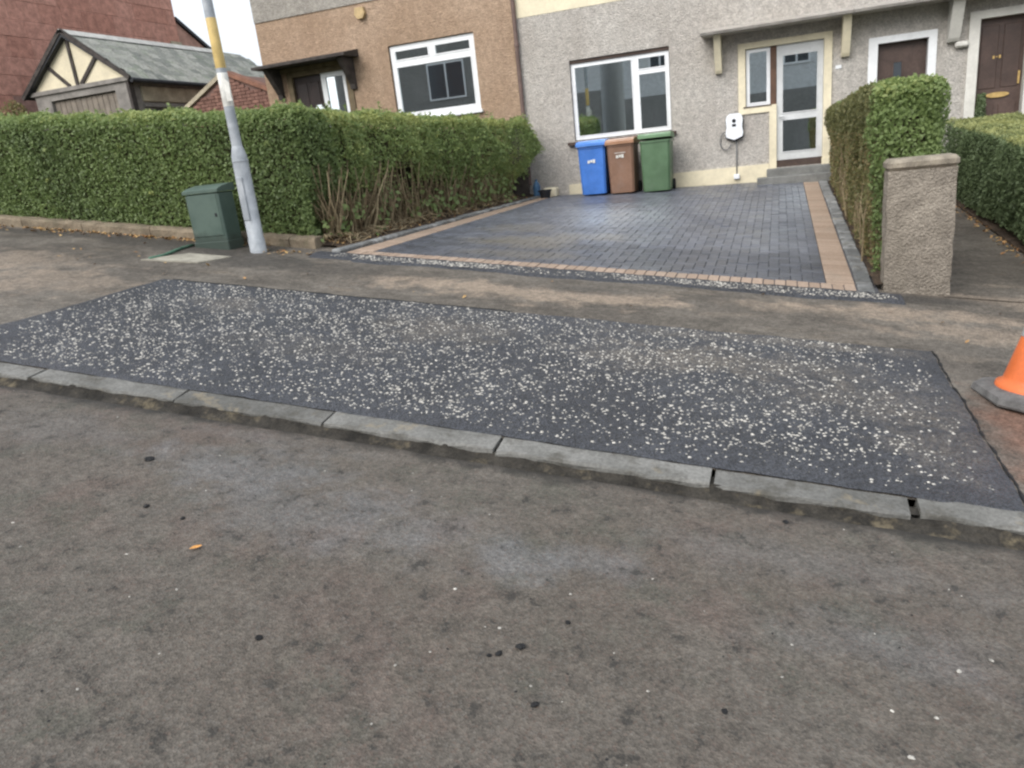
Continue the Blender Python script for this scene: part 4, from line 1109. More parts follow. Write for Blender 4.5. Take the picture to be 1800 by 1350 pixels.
d = window(hg, 'alu', -0.028, 0.742, 0.925, 2.80, YF + 0.03, 0.085, [(0.057, 0.657, 1.05, 1.63), (0.057, 0.657, 1.725, 2.715)], [(0.057, 0.657, 1.63, 1.725), (0.057, 0.657, 1.005, 1.05)], name='front_door', bead=0.018)
part('handle', 'alu', d, lambda b: b.tube([(0.02, YF - 0.01, 1.66), (0.02, YF - 0.03, 1.68), (0.10, YF - 0.03, 1.685)], 0.012, 8))
part('head_rail', 'alu', d, lambda b: b.box(-0.028, 0.742, YF + 0.035, YF + 0.09, 2.802, 2.882))
part('threshold', 'sill', d, lambda b: b.box(-0.03, 0.745, YF + 0.0, YF + 0.12, 0.80, 0.922))
part('door_curtain', 'inside', d, lambda b: b.box(0.0, 0.72, YF + 0.5, YF + 0.52, 1.0, 1.35))
stp = part('door_step', 'step', hg, lambda b: b.rbox(-0.20, 1.02, YF - 0.28, YF + 0.0, 0.40, 0.79, 0.012))
part('lower_step', 'step', hg, lambda b: b.rbox(-0.36, 1.04, YF - 0.56, YF - 0.282, 0.36, 0.665, 0.012))
part('base_course', 'cream', hg, lambda b: b.add([(-2.35, YF - 0.03, 0.35), (-0.16, YF - 0.03, 0.35), (-0.16, YF - 0.03, 0.885), (-2.35, YF - 0.03, 0.865), (-2.35, YF + 0.0, 0.35), (-0.16, YF, 0.35), (-0.16, YF, 0.885), (-2.35, YF, 0.865)], [(0, 1, 2, 3), (3, 2, 6, 7), (1, 5, 6, 2), (0, 3, 7, 4)]))
part('base_block', 'cream', hg, lambda b: b.box(-3.98, -3.55, YF - 0.05, YF, 0.45, 0.84))
# canopy and its brackets
def canopy(b, x0, x1, z, p, m=0):
    b.prism([(YF - 0.001, z + 0.16), (YF - p, z + 0.05), (YF - p, z), (YF - 0.001, z + 0.01)], 'x', x0, x1)
part('canopy', 'grey_cast', hg, lambda b: canopy(b, -1.29, XG1 - 0.005, 3.155, 0.55))
part('canopy_edge', 'lead', hg, lambda b: b.box(-1.292, XG1 - 0.005, YF - 0.56, YF - 0.551, 3.16, 3.20))
def bracket(root, x, z0=2.54, z1=3.155, w=0.115, m='cream', p=0.42):
    part('canopy_bracket', m, root, lambda b: b.prism([(YF, z0), (YF - 0.10, z0), (YF - 0.14, z0 + 0.05), (YF - p, z1), (YF, z1)], 'x', x - w / 2, x + w / 2))
bracket(hg, -1.02); bracket(hg, 1.08, w=0.13)
dp = part('downpipe', 'pipe', hg, lambda b: b.tube([(-4.80, YF - 0.07, 0.9), (-4.80, YF - 0.07, 6.3)], 0.042, 10))
for z in (1.9, 3.55, 5.2): part('pipe_bracket', 'pipe', dp, lambda b: b.lathe([(0.044, -0.03), (0.054, -0.025), (0.054, 0.025), (0.044, 0.03)], -4.80, YF - 0.07, 10, z))
# wall lamp by the neighbour's entrance and number plate
part('number_plate', 'white', hg, lambda b: b.rbox(0.93, 1.03, YF - 0.016, YF - 0.001, 2.36, 2.42, 0.004))

# EV charger on the wall
ev = empty('car_charger', 'white wall mounted car charging point left of the glazed front door', 'charger')
shape = [(-0.885, 1.44), (-0.765, 1.39), (-0.64, 1.44), (-0.625, 1.50), (-0.642, 1.60), (-0.63, 1.72), (-0.645, 1.79), (-0.69, 1.825), (-0.83, 1.825), (-0.875, 1.79), (-0.892, 1.72), (-0.88, 1.60), (-0.897, 1.50)]
shape = [(-0.76 + (x + 0.76) * 1.14, 1.60 + (z - 1.61) * 1.06) for x, z in shape]
part('cover', 'charger', ev, lambda b: (b.prism(shape, 'y', YF - 0.13, YF - 0.05)))
part('back_box', 'black', ev, lambda b: b.prism([(-0.76 + (x + 0.76) * 1.06, 1.59 + (z - 1.61) * 1.04) for x, z in shape], 'y', YF - 0.049, YF - 0.002))
part('socket', 'black', ev, lambda b: b.prism([(-0.765 + 0.035 * math.cos(a), 1.70 + 0.035 * math.sin(a)) for a in lin(0, 5.75, 12)], 'y', YF - 0.136, YF - 0.128))
part('display', 'black', ev, lambda b: b.rbox(-0.80, -0.73, YF - 0.136, YF - 0.128, 1.60, 1.645, 0.003))
part('cable', 'greycable', ev, lambda b: b.tube([(-0.84, YF - 0.06, 1.42)] + [(-0.92 + 0.10 * math.cos(a), YF - 0.05, 1.36 + 0.16 * math.sin(a)) for a in lin(0.3, 5.9, 16)], 0.011, 6), True)
part('conduit', 'greycable', ev, lambda b: b.tube([(-0.73, YF - 0.03, 1.40), (-0.73, YF - 0.03, 0.72)], 0.013, 8), True)
part('junction_box', 'charger', ev, lambda b: b.rbox(-0.785, -0.68, YF - 0.10, YF - 0.032, 0.66, 0.75, 0.012))

# ------------------------------------------------------------------ brown house on the left
XB0, XB1 = -10.74, -4.86
hb = empty('terraced_house', 'brown roughcast end house behind the tall hedge, dark timber door canopy', 'house')
opB = [(-7.62, -5.70, 2.42, 3.94), (-10.14, -8.66, 1.62, 3.70)]
part('front_wall', 'brown_cast', hb, lambda b: wall_front(b, XB0, XB1, 0.9, 4.83, YF, opB))
part('upper_wall', 'old_cast', hb, lambda b: b.add([(XB0, YF - 0.02, 4.83), (XB1, YF - 0.02, 4.83), (XB1, YF - 0.02, 7.3), (XB0, YF - 0.02, 7.3), (XB0, YF + 0.1, 4.83), (XB1, YF + 0.1, 4.83)], [(0, 1, 2, 3), (0, 4, 5, 1)]))
part('side_and_rear_walls', 'old_cast', hb, lambda b: shell_rest(b, XB0 + 0.004, XB1, 0.9, 7.3))
part('front_room', 'inside', hb, lambda b: room(b, -8.0, -5.0, 1.7, 4.4))
rf = part('roof', 'roof', hb, lambda b: roof(b, XB0 - 0.15, XB1, 7.3))
w = window(hb, 'white', -7.60, -5.715, 2.50, 3.925, YF + 0.05, 0.085, [(-7.515, -6.72, 3.63, 3.84), (-6.60, -5.80, 3.63, 3.84), (-7.515, -5.80, 2.585, 3.53)], [(-7.515, -5.80, 3.53, 3.63), (-6.72, -6.60, 3.63, 3.84)], bead=0.025)
part('sill', 'white', w, lambda b: b.prism([(YF + 0.05, 2.50), (YF - 0.07, 2.475), (YF - 0.07, 2.43), (YF + 0.05, 2.43)], 'x', -7.66, -5.66))
part('doorframe', 'olivetimber', hb, lambda b: bars(b, [(-10.16, -10.04, 1.6, 3.74), (-8.70, -8.56, 1.6, 3.74), (-10.04, -8.70, 3.64, 3.74)], YF - 0.03, YF + 0.08))
d = part('front_door', 'darkdoor', hb, lambda b: b.box(-10.04, -9.33, YF + 0.05, YF + 0.10, 1.6, 3.64))
part('door_panel', 'darkdoor', d, lambda b: (b.rbox(-9.95, -9.72, YF + 0.035, YF + 0.055, 2.75, 3.5, 0.008), b.rbox(-9.65, -9.42, YF + 0.035, YF + 0.055, 2.75, 3.5, 0.008)))
sl_ = window(hb, 'white', -9.335, -8.70, 1.9, 3.64, YF + 0.02, 0.10, [(-9.235, -8.735, 2.0, 3.56)], name='side_light', bead=0.02)
part('door_light', 'glass', d, lambda b: b.prism([(-9.62, 2.5), (-9.36, 2.5), (-9.36, 2.92), (-9.44, 3.02), (-9.55, 3.02), (-9.62, 2.92)], 'y', YF + 0.03, YF + 0.034))
part('hall', 'inside', hb, lambda b: room(b, -10.5, -8.2, 1.62, 4.0, d=2.4))
part('canopy', 'darktimber', hb, lambda b: canopy(b, -10.62, -8.32, 3.83, 0.6))
for x in (-10.36, -8.52):
    part('canopy_bracket', 'darktimber', hb, lambda b: b.prism([(YF, 3.22), (YF - 0.08, 3.22), (YF - 0.1, 3.32), (YF - 0.5, 3.82), (YF, 3.83)], 'x', x - 0.06, x + 0.06))
part('canopy_lining', 'olivetimber', hb, lambda b: b.box(-10.28, -8.6, YF - 0.06, YF - 0.002, 3.745, 3.83))
part('alarm_box', 'yellowbox', hb, lambda b: b.prism([(-8.20, 4.74), (-8.02, 4.74), (-7.99, 4.62), (-8.05, 4.53), (-8.17, 4.53), (-8.23, 4.62)], 'y', YF - 0.09, YF - 0.002))
part('vent', 'offwhite', hb, lambda b: b.rbox(-10.36, -10.2, YF - 0.03, YF - 0.002, 2.93, 3.02, 0.006))
fp = empty('garden_fence', 'short dark curved fence end at the far end of the hedge by the downpipe', 'fence')
part('panel', 'darktimber', fp, lambda b: b.prism([(-5.1, 0.7), (-4.72, 0.7), (-4.72, 1.85), (-4.85, 2.03), (-5.1, 2.1)], 'y', 14.62, 14.66))
part('cap', 'darktimber', fp, lambda b: b.tube([(-5.12, 14.64, 2.13), (-4.95, 14.64, 2.11), (-4.80, 14.64, 2.02), (-4.70, 14.64, 1.87)], 0.035, 8))

# ------------------------------------------------------------------ right neighbours
XN0, XN1 = 1.16, 6.4
hn = empty('terraced_house', 'grey terraced house at right edge with two brown doors in white surrounds', 'house')
opN = [(1.58, 2.36, 0.5, 2.68), (3.07, 3.78, 0.5, 2.84)]
part('front_wall', 'grey_cast_b', hn, lambda b: wall_front(b, XN0 + 0.002, XN1, 0.0, 4.03, YF, opN, 0.2))
part('upper_wall', 'grey_cast_b', hn, lambda b: b.add([(XN0 + 0.002, YF - 0.005, 4.03), (XN1, YF - 0.005, 4.03), (XN1, YF - 0.005, 6.4), (XN0 + 0.002, YF - 0.005, 6.4), (XN0 + 0.002, YF + 0.1, 4.03), (XN1, YF + 0.1, 4.03)], [(0, 1, 2, 3), (0, 4, 5, 1)]))
part('side_and_rear_walls', 'grey_cast_b', hn, lambda b: shell_rest(b, XN0 + 0.012, XN1, 0.0, 6.4))
part('roof', 'roof', hn, lambda b: roof(b, XN0 + 0.003, XN1, 6.4))
part('door_surround', 'white', hn, lambda b: bars(b, [(1.445, 1.59, 0.4, 2.775), (2.35, 2.475, 0.4, 2.775), (1.59, 2.35, 2.67, 2.775)], YF - 0.03, YF + 0.12))
d = part('front_door', 'doorbrown', hn, lambda b: b.box(1.585, 2.355, YF + 0.14, YF + 0.19, 0.4, 2.68))
part('door_light', 'darkpane', d, lambda b: b.box(1.86, 1.98, YF + 0.132, YF + 0.138, 1.35, 2.35))
part('light_bead', 'doorbrown', d, lambda b: bars(b, [(1.83, 1.858, 1.32, 2.38), (1.982, 2.01, 1.32, 2.38), (1.858, 1.982, 1.32, 1.348), (1.858, 1.982, 2.352, 2.38)], YF + 0.122, YF + 0.139))
part('door_surround', 'offwhite', hn, lambda b: bars(b, [(2.93, 3.085, 0.4, 2.95), (3.765, 3.92, 0.4, 2.95), (3.085, 3.765, 2.83, 2.95)], YF - 0.04, YF + 0.12))
d = part('front_door', 'doorbrown', hn, lambda b: b.box(3.08, 3.77, YF + 0.12, YF + 0.17, 0.4, 2.84))
for (a, c) in ((3.14, 3.39), (3.46, 3.71)):
    for (e, g) in ((0.75, 1.5), (1.75, 2.72)): part('door_panel', 'doorbrown', d, lambda b: b.rbox(a, c, YF + 0.108, YF + 0.122, e, g, 0.008))
part('letter_plate', 'brass', d, lambda b: b.prism([(3.43 + 0.17 * math.cos(t), 1.64 + 0.042 * math.sin(t)) for t in lin(0, 5.98, 20)], 'y', YF + 0.09, YF + 0.107))
part('knocker', 'brass', d, lambda b: [b.rbox(3.32 + i * 0.045, 3.35 + i * 0.045, YF + 0.10, YF + 0.118, 2.205 + 0.02 * (i % 2), 2.255 - 0.012 * (i == 1), 0.004) for i in range(3)])
part('door_handle', 'brass', d, lambda b: b.rbox(3.70, 3.73, YF + 0.09, YF + 0.12, 1.78, 1.98, 0.006))
part('bulkhead_lamp', 'offwhite', hn, lambda b: b.rbox(2.73, 2.93, YF - 0.11, YF - 0.001, 2.44, 2.53, 0.025))
part('canopy', 'grey_cast_b', hn, lambda b: canopy(b, XN0 + 0.005, 4.6, 3.155, 0.55))
part('canopy_edge', 'lead', hn, lambda b: b.box(XN0 + 0.005, 4.6, YF - 0.56, YF - 0.551, 3.16, 3.20))
bracket(hn, 2.70, w=0.17, m='offwhite'); bracket(hn, 4.4, w=0.15, m='offwhite')
part('door_step', 'step', hn, lambda b: (b.rbox(1.35, 2.6, YF - 0.5, YF, -0.1, 0.52, 0.012),))
part('door_step', 'step', hn, lambda b: (b.rbox(2.85, 4.0, YF - 0.5, YF, -0.1, 0.53, 0.012),))

# ------------------------------------------------------------------ wheelie bins
def wheelie(label, m, lid, x, y, z, w, h, dpt, rz=0.0, ajar=0.0, plate=True):
    r = empty('wheelie_bin', label, 'bin', 'bins against the house fronts')
    r.location = (x, y, z); r.rotation_euler = (0, 0, rz)
    hw, hd = w / 2, dpt / 2; b0 = 0.86
    def body(b):
        rings = []
        for t, zz in ((b0, 0.03), (b0 + 0.01, 0.06), (0.935, h * 0.6), (0.955, h * 0.86), (1.0, h * 0.865), (1.0, h * 0.90)):
            a, c, ch = hw * t, hd * t, 0.035
            rings.append([(-a + ch, -c, zz), (a - ch, -c, zz), (a, -c + ch, zz), (a, c - ch, zz), (a - ch, c, zz), (-a + ch, c, zz), (-a, c - ch, zz), (-a, -c + ch, zz)])
        for g in rings: b.v += g
        for i in range(len(rings) - 1):
            for k in range(8): b.f.append((i * 8 + k, i * 8 + (k + 1) % 8, i * 8 + 8 + (k + 1) % 8, i * 8 + 8 + k))
        b.f.append(tuple(range(8))); b.f.append(tuple((len(rings) - 1) * 8 + k for k in range(8)))
    bo = part('body', m, r, body)
    lo_ = part('lid', lid, r, lambda b: b.prism([(-hd - 0.03, 0.0), (-hd - 0.03, 0.05), (-hd + 0.05, 0.085), (0, 0.105), (hd - 0.03, 0.085), (hd + 0.02, 0.05), (hd + 0.02, 0.0)], 'x', -hw - 0.012, hw + 0.012))
    lo_.location = (0, 0, h * 0.905); 
    if ajar:
        lo_.rotation_euler = (-ajar, 0, 0); lo_.location = (0, 0, h * 0.905 + math.tan(ajar) * hd)
    part('handle', m, r, lambda b: b.tube([(-hw * 0.8, hd + 0.05, h * 0.9), (hw * 0.8, hd + 0.05, h * 0.9)], 0.016, 8))
    for sx in (-1, 1):
        wl = part('wheel', 'rubber', r, lambda b: b.prism([(hd * 0.85 + 0.1 * math.cos(t), 0.1 + 0.1 * math.sin(t)) for t in lin(0, 5.89, 16)], 'x', sx * (hw - 0.045), sx * (hw + 0.005)))
    if plate:
        pl = part('number_marking', 'label', r, lambda b: [b.box(-0.075 + 0.05 * i, -0.035 + 0.05 * i, -hd * 0.945 - 0.012, -hd * 0.93, h * plate[0] + 0.012 * (i % 2), h * plate[0] + 0.05 + 0.006 * i) for i in range(3)])
        if plate[1]: part('stripe', 'label', r, lambda b: b.box(-0.10, 0.10, -hd * 0.955 - 0.012, -hd * 0.93, h * plate[0] + 0.085, h * plate[0] + 0.095))
    part('axle', 'rubber', r, lambda b: b.tube([(-hw + 0.03, hd * 0.85, 0.1), (hw - 0.03, hd * 0.85, 0.1)], 0.012, 6))
    return r
def binz(x, y): return drv(x, y) + 0.0
wheelie('blue wheelie bin below the living room window', 'bin_blue', 'lid_blue', -3.30, 14.42, binz(-3.3, 14.2), 0.53, 1.0, 0.60, 0.03, plate=(0.60, 0))
wheelie('brown wheelie bin between the blue and green bins', 'bin_brown', 'lid_brown', -2.745, 14.42, binz(-2.7, 14.2), 0.51, 1.0, 0.60, -0.02, plate=(0.66, 1))
wheelie('green wheelie bin with its lid ajar, right of the brown bin', 'bin_green', 'lid_green', -2.12, 14.45, binz(-2.0, 14.2), 0.565, 1.03, 0.62, 0.02, ajar=0.06, plate=False)
ps = empty('potted_shrub', 'narrow dark green potted shrub in the doorway at the right edge', 'plant')
part('pot', 'rubber', ps, lambda b: b.lathe([(0.07, 0.0), (0.095, 0.2), (0.1, 0.2), (0.1, 0.23), (0.08, 0.23)], 3.19, YF - 0.06, 14, 0.53))
part('stem', 'twig', ps, lambda b: b.tube([(3.19, YF - 0.06, 0.7), (3.18, YF - 0.06, 1.0), (3.17, YF - 0.05, 1.45)], [0.012, 0.01, 0.005], 6))
v = rg.normal(size=(1500, 3)); v /= np.linalg.norm(v, axis=1)[:, None]
t_ = rg.random(1500)
quads('foliage', np.array([3.17, YF - 0.06, 0.78]) + np.stack([v[:, 0] * 0.11 * (1 - 0.5 * t_), v[:, 1] * 0.10, 0.9 * t_], 1), v, 0.05, 0.03, 0.15 + 0.3 * rg.random(1500), 'privet_dark', ps, rg)

# small clutter by the end of the hedge
o = part('stone_rubble', 'cream', None, lambda b: b.rbox(-4.42, -4.14, 14.55, 14.78, drv(-4.3, 14.6) - 0.02, drv(-4.3, 14.6) + 0.17, 0.03))
tag(o, 'cream painted stone lying against the house wall by the hedge end', 'stone')
o = part('plant_pot', 'black', None, lambda b: b.lathe([(0.09, 0.0), (0.12, 0.13), (0.135, 0.135), (0.135, 0.16), (0.12, 0.16), (0.11, 0.1)], -4.30, 14.30, 14, drv(-4.3, 14.3) - 0.005))
tag(o, 'small black plant pot at the far left corner of the driveway', 'pot')
o = part('water_bottle', 'bluebits', None, lambda b: b.lathe([(0.07, 0.0), (0.075, 0.02), (0.075, 0.2), (0.05, 0.26), (0.025, 0.29), (0.025, 0.33)], -4.55, 14.58, 14, soil_left(-4.6, 14.5) + 0.0))
tag(o, 'small blue plastic container standing on the soil at the hedge end', 'container')

# ------------------------------------------------------------------ traffic cone at the right edge
tc = empty('traffic_cone', 'orange traffic cone with grey rubber base cut off by the right edge', 'cone')
kx, ky = 1.34, 4.64
kz = pav(kx, ky)
tc.location = (kx, ky, kz + 0.004); tc.rotation_euler = (0, math.atan(S), R(12))
def cbase(b):
    rings = []
    for r, z in ((0.245, 0.0), (0.25, 0.012), (0.243, 0.045), (0.205, 0.062), (0.17, 0.066)):
        q = r * 0.62
        rings.append([(-r, -q, z), (-q, -r, z), (q, -r, z), (r, -q, z), (r, q, z), (q, r, z), (-q, r, z), (-r, q, z)])
    for g in rings: b.v += g
    for i in range(len(rings) - 1):
        for k in range(8): b.f.append((i * 8 + k, i * 8 + (k + 1) % 8, i * 8 + 8 + (k + 1) % 8, i * 8 + 8 + k))
    b.f.append(tuple(range(8))); b.f.append(tuple((len(rings) - 1) * 8 + k for k in range(8)))
part('base', 'conebase', tc, cbase)
part('body', 'cone', tc, lambda b: b.lathe([(0.185, 0.062), (0.182, 0.085), (0.155, 0.10), (0.148, 0.13), (0.045, 0.72), (0.038, 0.74)], 0, 0, 28), True)
part('sleeve', 'sleeve', tc, lambda b: b.lathe([(0.109, 0.36), (0.112, 0.362), (0.078, 0.556), (0.075, 0.558)], 0, 0, 28), True)

# ------------------------------------------------------------------ garage with half-timbered gable
gg = empty('garage', 'old garage with cream half-timbered gable and mossy slate roof behind the hedge', 'garage')
GX0, GX1, GXA, GY = -17.7, -14.66, -16.2, 15.05
ZE, ZR, GYB = 4.30, 5.46, 21.6
part('walls', 'garage_wall', gg, lambda b: (b.box(GX0, GX0 + 0.5, GY, GY + 0.2, 1.8, 4.18), b.box(GX1 - 0.42, GX1, GY, GY + 0.2, 1.8, 4.18), b.box(GX0 + 0.5, GX1 - 0.42, GY, GY + 0.2, 4.02, 4.18),
                                           b.box(GX1 - 0.2, GX1, GY + 0.2, GYB, 1.8, 4.18), b.box(GX0, GX0 + 0.2, GY + 0.2, GYB, 1.8, 4.18), b.box(GX0 + 0.2, GX1 - 0.2, GYB - 0.2, GYB, 1.8, 4.18)))
part('gable_panel', 'garage_cream', gg, lambda b: b.prism([(GX0, 4.26), (GX1, 4.26), (GXA, 5.42)], 'y', GY + 0.02, GY + 0.14))
part('gable_beam', 'garage_wall', gg, lambda b: b.box(GX0 - 0.1, GX1 + 0.08, GY - 0.05, GY + 0.15, 4.182, 4.275))
def bar2(b, p, q, w, y0, y1):
    dx, dz = q[0] - p[0], q[1] - p[1]; l = math.hypot(dx, dz); nx_, nz_ = -dz / l * w / 2, dx / l * w / 2
    b.prism([(p[0] - nx_, p[1] - nz_), (q[0] - nx_, q[1] - nz_), (q[0] + nx_, q[1] + nz_), (p[0] + nx_, p[1] + nz_)], 'y', y0, y1)
for p, q in (((GXA, 4.28), (GXA, 5.3)), ((GXA - 0.25, 4.28), (GXA - 0.85, 4.82)), ((GXA + 0.12, 4.28), (GXA + 0.75, 4.80))):
    part('timber', 'darktimber', gg, lambda b: bar2(b, p, q, 0.085, GY - 0.02, GY + 0.03))
for p, q in (((GXA, 5.50), (GX0 - 0.28, 4.16)), ((GXA, 5.50), (GX1 + 0.22, 4.22))):
    part('barge_board', 'darktimber', gg, lambda b: bar2(b, p, q, 0.10, GY - 0.14, GY - 0.09))
for i, x in enumerate(lin(GX0 + 0.5, GX1 - 0.42, 13)[:-1]):
    wd = (GX1 - 0.42 - GX0 - 0.5) / 12
    part('door_board', 'garage_door', gg, lambda b: b.rbox(x + 0.006, x + wd - 0.006, GY + 0.08, GY + 0.12, 1.9, 4.0, 0.006))
part('side_lintel', 'garage_stone', gg, lambda b: b.rbox(GX1 - 0.05, GX1 + 0.05, GY + 0.35, GY + 3.9, 3.72, 4.08, 0.02))
part('side_rail', 'garage_wall', gg, lambda b: b.box(GX1 - 0.03, GX1 + 0.07, GY + 0.35, GY + 4.2, 3.60, 3.68))
part('side_window', 'gutter', gg, lambda b: b.box(GX1 - 0.05, GX1 + 0.02, GY + 0.7, GY + 3.8, 3.25, 3.56))
part('corner_post', 'darktimber', gg, lambda b: b.box(GX1 - 0.02, GX1 + 0.06, GY - 0.03, GY + 0.12, 1.8, 4.18))
part('roof_deck', 'gutter', gg, lambda b: b.prism([(GX0 - 0.22, 4.19), (GXA, 5.43), (GX1 + 0.2, 4.22), (GX1 + 0.2, 4.17), (GXA, 5.36), (GX0 - 0.22, 4.13)], 'y', GY - 0.12, GYB + 0.1))
part('gutter', 'gutter', gg, lambda b: b.tube([(GX1 + 0.24, GY - 0.1, 4.17), (GX1 + 0.24, GYB, 4.15)], 0.055, 8))
part('ridge_tiles', 'ridge', gg, lambda b: b.prism([(GXA - 0.14, 5.41), (GXA - 0.02, 5.53), (GXA + 0.02, 5.53), (GXA + 0.14, 5.40), (GXA, 5.46)], 'y', GY - 0.14, GY + 5.2))
# slates on the side that shows
sx0, sz0, sx1, sz1 = GX1 + 0.24, 4.20, GXA, 5.44
sl_len = math.hypot(sx1 - sx0, sz1 - sz0); ang = math.atan2(sz1 - sz0, sx0 - sx1)
slate_me = MB().rbox(-0.14, 0.14, -0.145, 0.145, 0.0, 0.012, 0.004).mesh('slate', 'slate', fix=True)
rows = 9
for r_ in range(rows):
    t = (r_ + 0.5) / rows
    for c_ in range(22):
        yy = GY + 0.07 + c_ * 0.30 + (0.15 if r_ % 2 else 0)
        if yy > GYB: continue
        o = place('slate', slate_me, gg, (sx0 + (sx1 - sx0) * t, yy, sz0 + (sz1 - sz0) * t + 0.012 + random.uniform(0, 0.012)), None)
        o.rotation_euler = (0, ang + R(3) + random.uniform(-0.03, 0.03), R(90) * 0 + random.uniform(-0.03, 0.03))
# low brick outhouse with a gabled end
sh = empty('brick_outhouse', 'low dull red brick outhouse gable between garage and brown house', 'outhouse')
SY = 15.6; apx = (-12.27, 4.05); shl, shr = (-13.72, 3.33), (-10.7, 3.36)
part('core_wall', 'brick_joint', sh, lambda b: b.prism([(shl[0], 1.6), (shr[0], 1.6), (shr[0], shr[1]), apx, shl], 'y', SY + 0.012, SY + 3.0))
bme = MB().rbox(-0.107, 0.107, -0.02, 0.02, -0.0325, 0.0325, 0.004).mesh('brick', 'brick', fix=True)
zz = 2.75; row = 0; nb = 0
while zz < 4.05:
    x = shl[0] + 0.15 + (0.11 if row % 2 else 0)
    while x < shr[0] - 0.1:
        top = min(shl[1] + (x - 0.1 - shl[0]) * (apx[1] - shl[1]) / (apx[0] - shl[0]), apx[1] + (x + 0.1 - apx[0]) * (shr[1] - apx[1]) / (shr[0] - apx[0]))
        if zz + 0.05 < top and nb < 300:
            place('brick', bme, sh, (x, SY + 0.005, zz)); nb += 1
        x += 0.225
    zz += 0.075; row += 1
for p, q, nm in ((shl, apx, 'garage_stone'), (apx, shr, 'terracotta')):
    part('coping', nm, sh, lambda b: bar2(b, (p[0], p[1] + 0.03), (q[0], q[1] + 0.03), 0.09, SY - 0.06, SY + 0.3))
part('roof', 'slate', sh, lambda b: b.prism([(apx[0], apx[1] - 0.02), (shr[0] + 0.0, shr[1] - 0.02), (shr[0], shr[1] - 0.1), (apx[0], apx[1] - 0.12), (shl[0], shl[1] - 0.1), (shl[0], shl[1] - 0.02)], 'y', SY + 0.3, SY + 3.1))

# ------------------------------------------------------------------ red sandstone building
rs = empty('sandstone_building', 'tall red sandstone building rising behind the garage at the far left', 'building')
RX, RY0, RY1, RZ1 = -19.0, 13.2, 22.25, 11.0
part('core_wall', 'stone_joint', rs, lambda b: b.box(RX - 9, RX - 0.02, RY0, RY1, 1.0, RZ1))
part('roof', 'slate', rs, lambda b: b.prism([(RY0 - 0.3, RZ1), (RY1 + 0.3, RZ1), ((RY0 + RY1) / 2, RZ1 + 3)], 'x', RX - 9.2, RX + 0.1))
stones = {}
zz = 3.0; row = 0
while zz < 8.6:
    hh = (0.46, 0.52, 0.42, 0.50)[row % 4]
    y = RY0 + 0.02 + 0.3 * (row % 2)
    while y < RY1 - 0.1:
        L = random.choice((0.7, 0.95, 1.15, 1.4)); L = min(L, RY1 - y)
        L = round(L, 2)
        if L > 0.12:
            if (L, hh) not in stones: stones[(L, hh)] = MB().rbox(-0.05, 0.02, -L / 2 + 0.005, L / 2 - 0.005, -hh / 2 + 0.005, hh / 2 - 0.005, 0.008).mesh('stone', 'sandstone', fix=True)
            place('stone', stones[(L, hh)], rs, (RX - 0.03 + random.uniform(-0.006, 0.006), y + L / 2, zz + hh / 2))
        y += L
    zz += hh; row += 1
zt_ = zz
part('upper_wall', 'sandstone', rs, lambda b: b.box(RX - 0.02, RX + 0.015, RY0, RY1, zt_, RZ1))
part('rear_wing_wall', 'stone_joint', rs, lambda b: b.prism([(RY1 + 0.02, 1.0), (RY1 + 2.2, 1.0), (RY1 + 2.2, 5.7), (RY1 + 0.02, 6.95)], 'x', RX - 3.0, RX - 0.06))
part('rear_wing_roof', 'gutter', rs, lambda b: b.prism([(RY1 + 0.02, 6.98), (RY1 + 2.4, 5.62), (RY1 + 2.4, 5.74), (RY1 + 0.02, 7.10)], 'x', RX - 3.1, RX + 0.02))
part('quoin_pilaster', 'garage_stone', rs, lambda b: b.box(RX + 0.02, RX + 0.05, RY1 - 0.5, RY1, 4.0, 6.3))

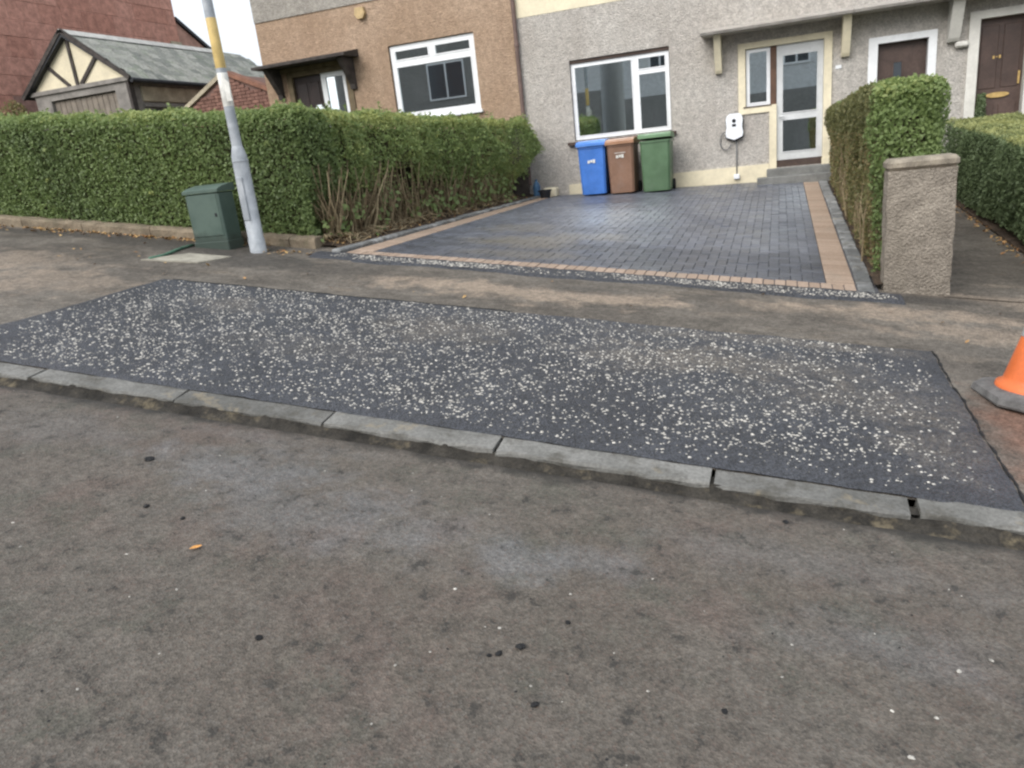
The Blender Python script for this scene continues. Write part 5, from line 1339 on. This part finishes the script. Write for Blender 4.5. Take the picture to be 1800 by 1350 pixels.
# bush and post at the left edge by the garage
bu = empty('garden_bush', 'small dry bush beside the garage at the left edge of the picture', 'bush')
c = np.array([-17.75, 14.4, 3.55]); n = 900
v = rg.normal(size=(n, 3)); v /= np.linalg.norm(v, axis=1)[:, None]
quads('crown', c + v * (rg.uniform(0.4, 1.0, n) ** 0.5)[:, None] * np.array([0.35, 0.35, 0.55]), v, 0.09, 0.05, 0.2 + 0.8 * rg.random(n), 'privet_dry', bu, rg)
part('trunk', 'twig', bu, lambda b: b.tube([(-17.75, 14.4, 2.0), (-17.72, 14.42, 2.8), (-17.76, 14.4, 3.5)], [0.03, 0.025, 0.012], 6))

# ------------------------------------------------------------------ houses across the street (seen in the window glass)
def opposite(label, x0, x1, m, zf, zt, wins, wm='white', low=None):
    r = empty('opposite_house', label, 'house', 'houses across the street')
    y = -10.0
    part('wall', m, r, lambda b: b.box(x0, x1, y - 7, y, zf - 1.5, zt))
    part('roof', 'roof', r, lambda b: b.prism([(y + 0.4, zt), (y + 0.4, zt + 0.12), (y - 3.5, zt + 2.4), (y - 7.4, zt + 0.12), (y - 7.4, zt)], 'x', x0, x1))
    if low: part('lower_storey', low, r, lambda b: b.box(x0 + 0.01, x1 - 0.01, y + 0.002, y + 0.12, zf - 1.5, zf + 3.0))
    for (a, c, e, g) in wins:
        w = part('window', wm, r, lambda b: bars(b, [(a, a + 0.08, e, g), (c - 0.08, c, e, g), (a + 0.08, c - 0.08, e, e + 0.08), (a + 0.08, c - 0.08, g - 0.08, g), ((a + c) / 2 - 0.04, (a + c) / 2 + 0.04, e + 0.08, g - 0.08)], y + 0.002, y + 0.06))
        part('pane', 'darkpane', w, lambda b: b.box(a + 0.08, c - 0.08, y + 0.01, y + 0.02, e + 0.08, g - 0.08))
opposite('dark grey house across the street mirrored in the left window', -24, -14.4, 'opp_dark', 2.2, 9.2, [(-18.2, -16.0, 4.8, 6.7), (-23, -21, 4.8, 6.7)])
opposite('pale house across the street with dark lower storey, left of a gap', -14.3, -8.6, 'opp_cast', 1.2, 7.6, [(-12.6, -11.2, 5.0, 6.3)], low='opp_dark')
opposite('pale house across the street mirrored in the living room window', -7.4, -2.2, 'opp_cast', 0.6, 7.0, [(-6.1, -5.0, 4.7, 6.0), (-4.2, -3.0, 4.7, 6.0)], low='opp_dark')
opposite('pale house across the street mirrored in the glazed door', -2.1, 5.0, 'opp_cast', 0.1, 6.6, [(0.2, 1.4, 4.2, 5.4), (2.6, 4.2, 4.2, 5.4)], low='opp_dark')
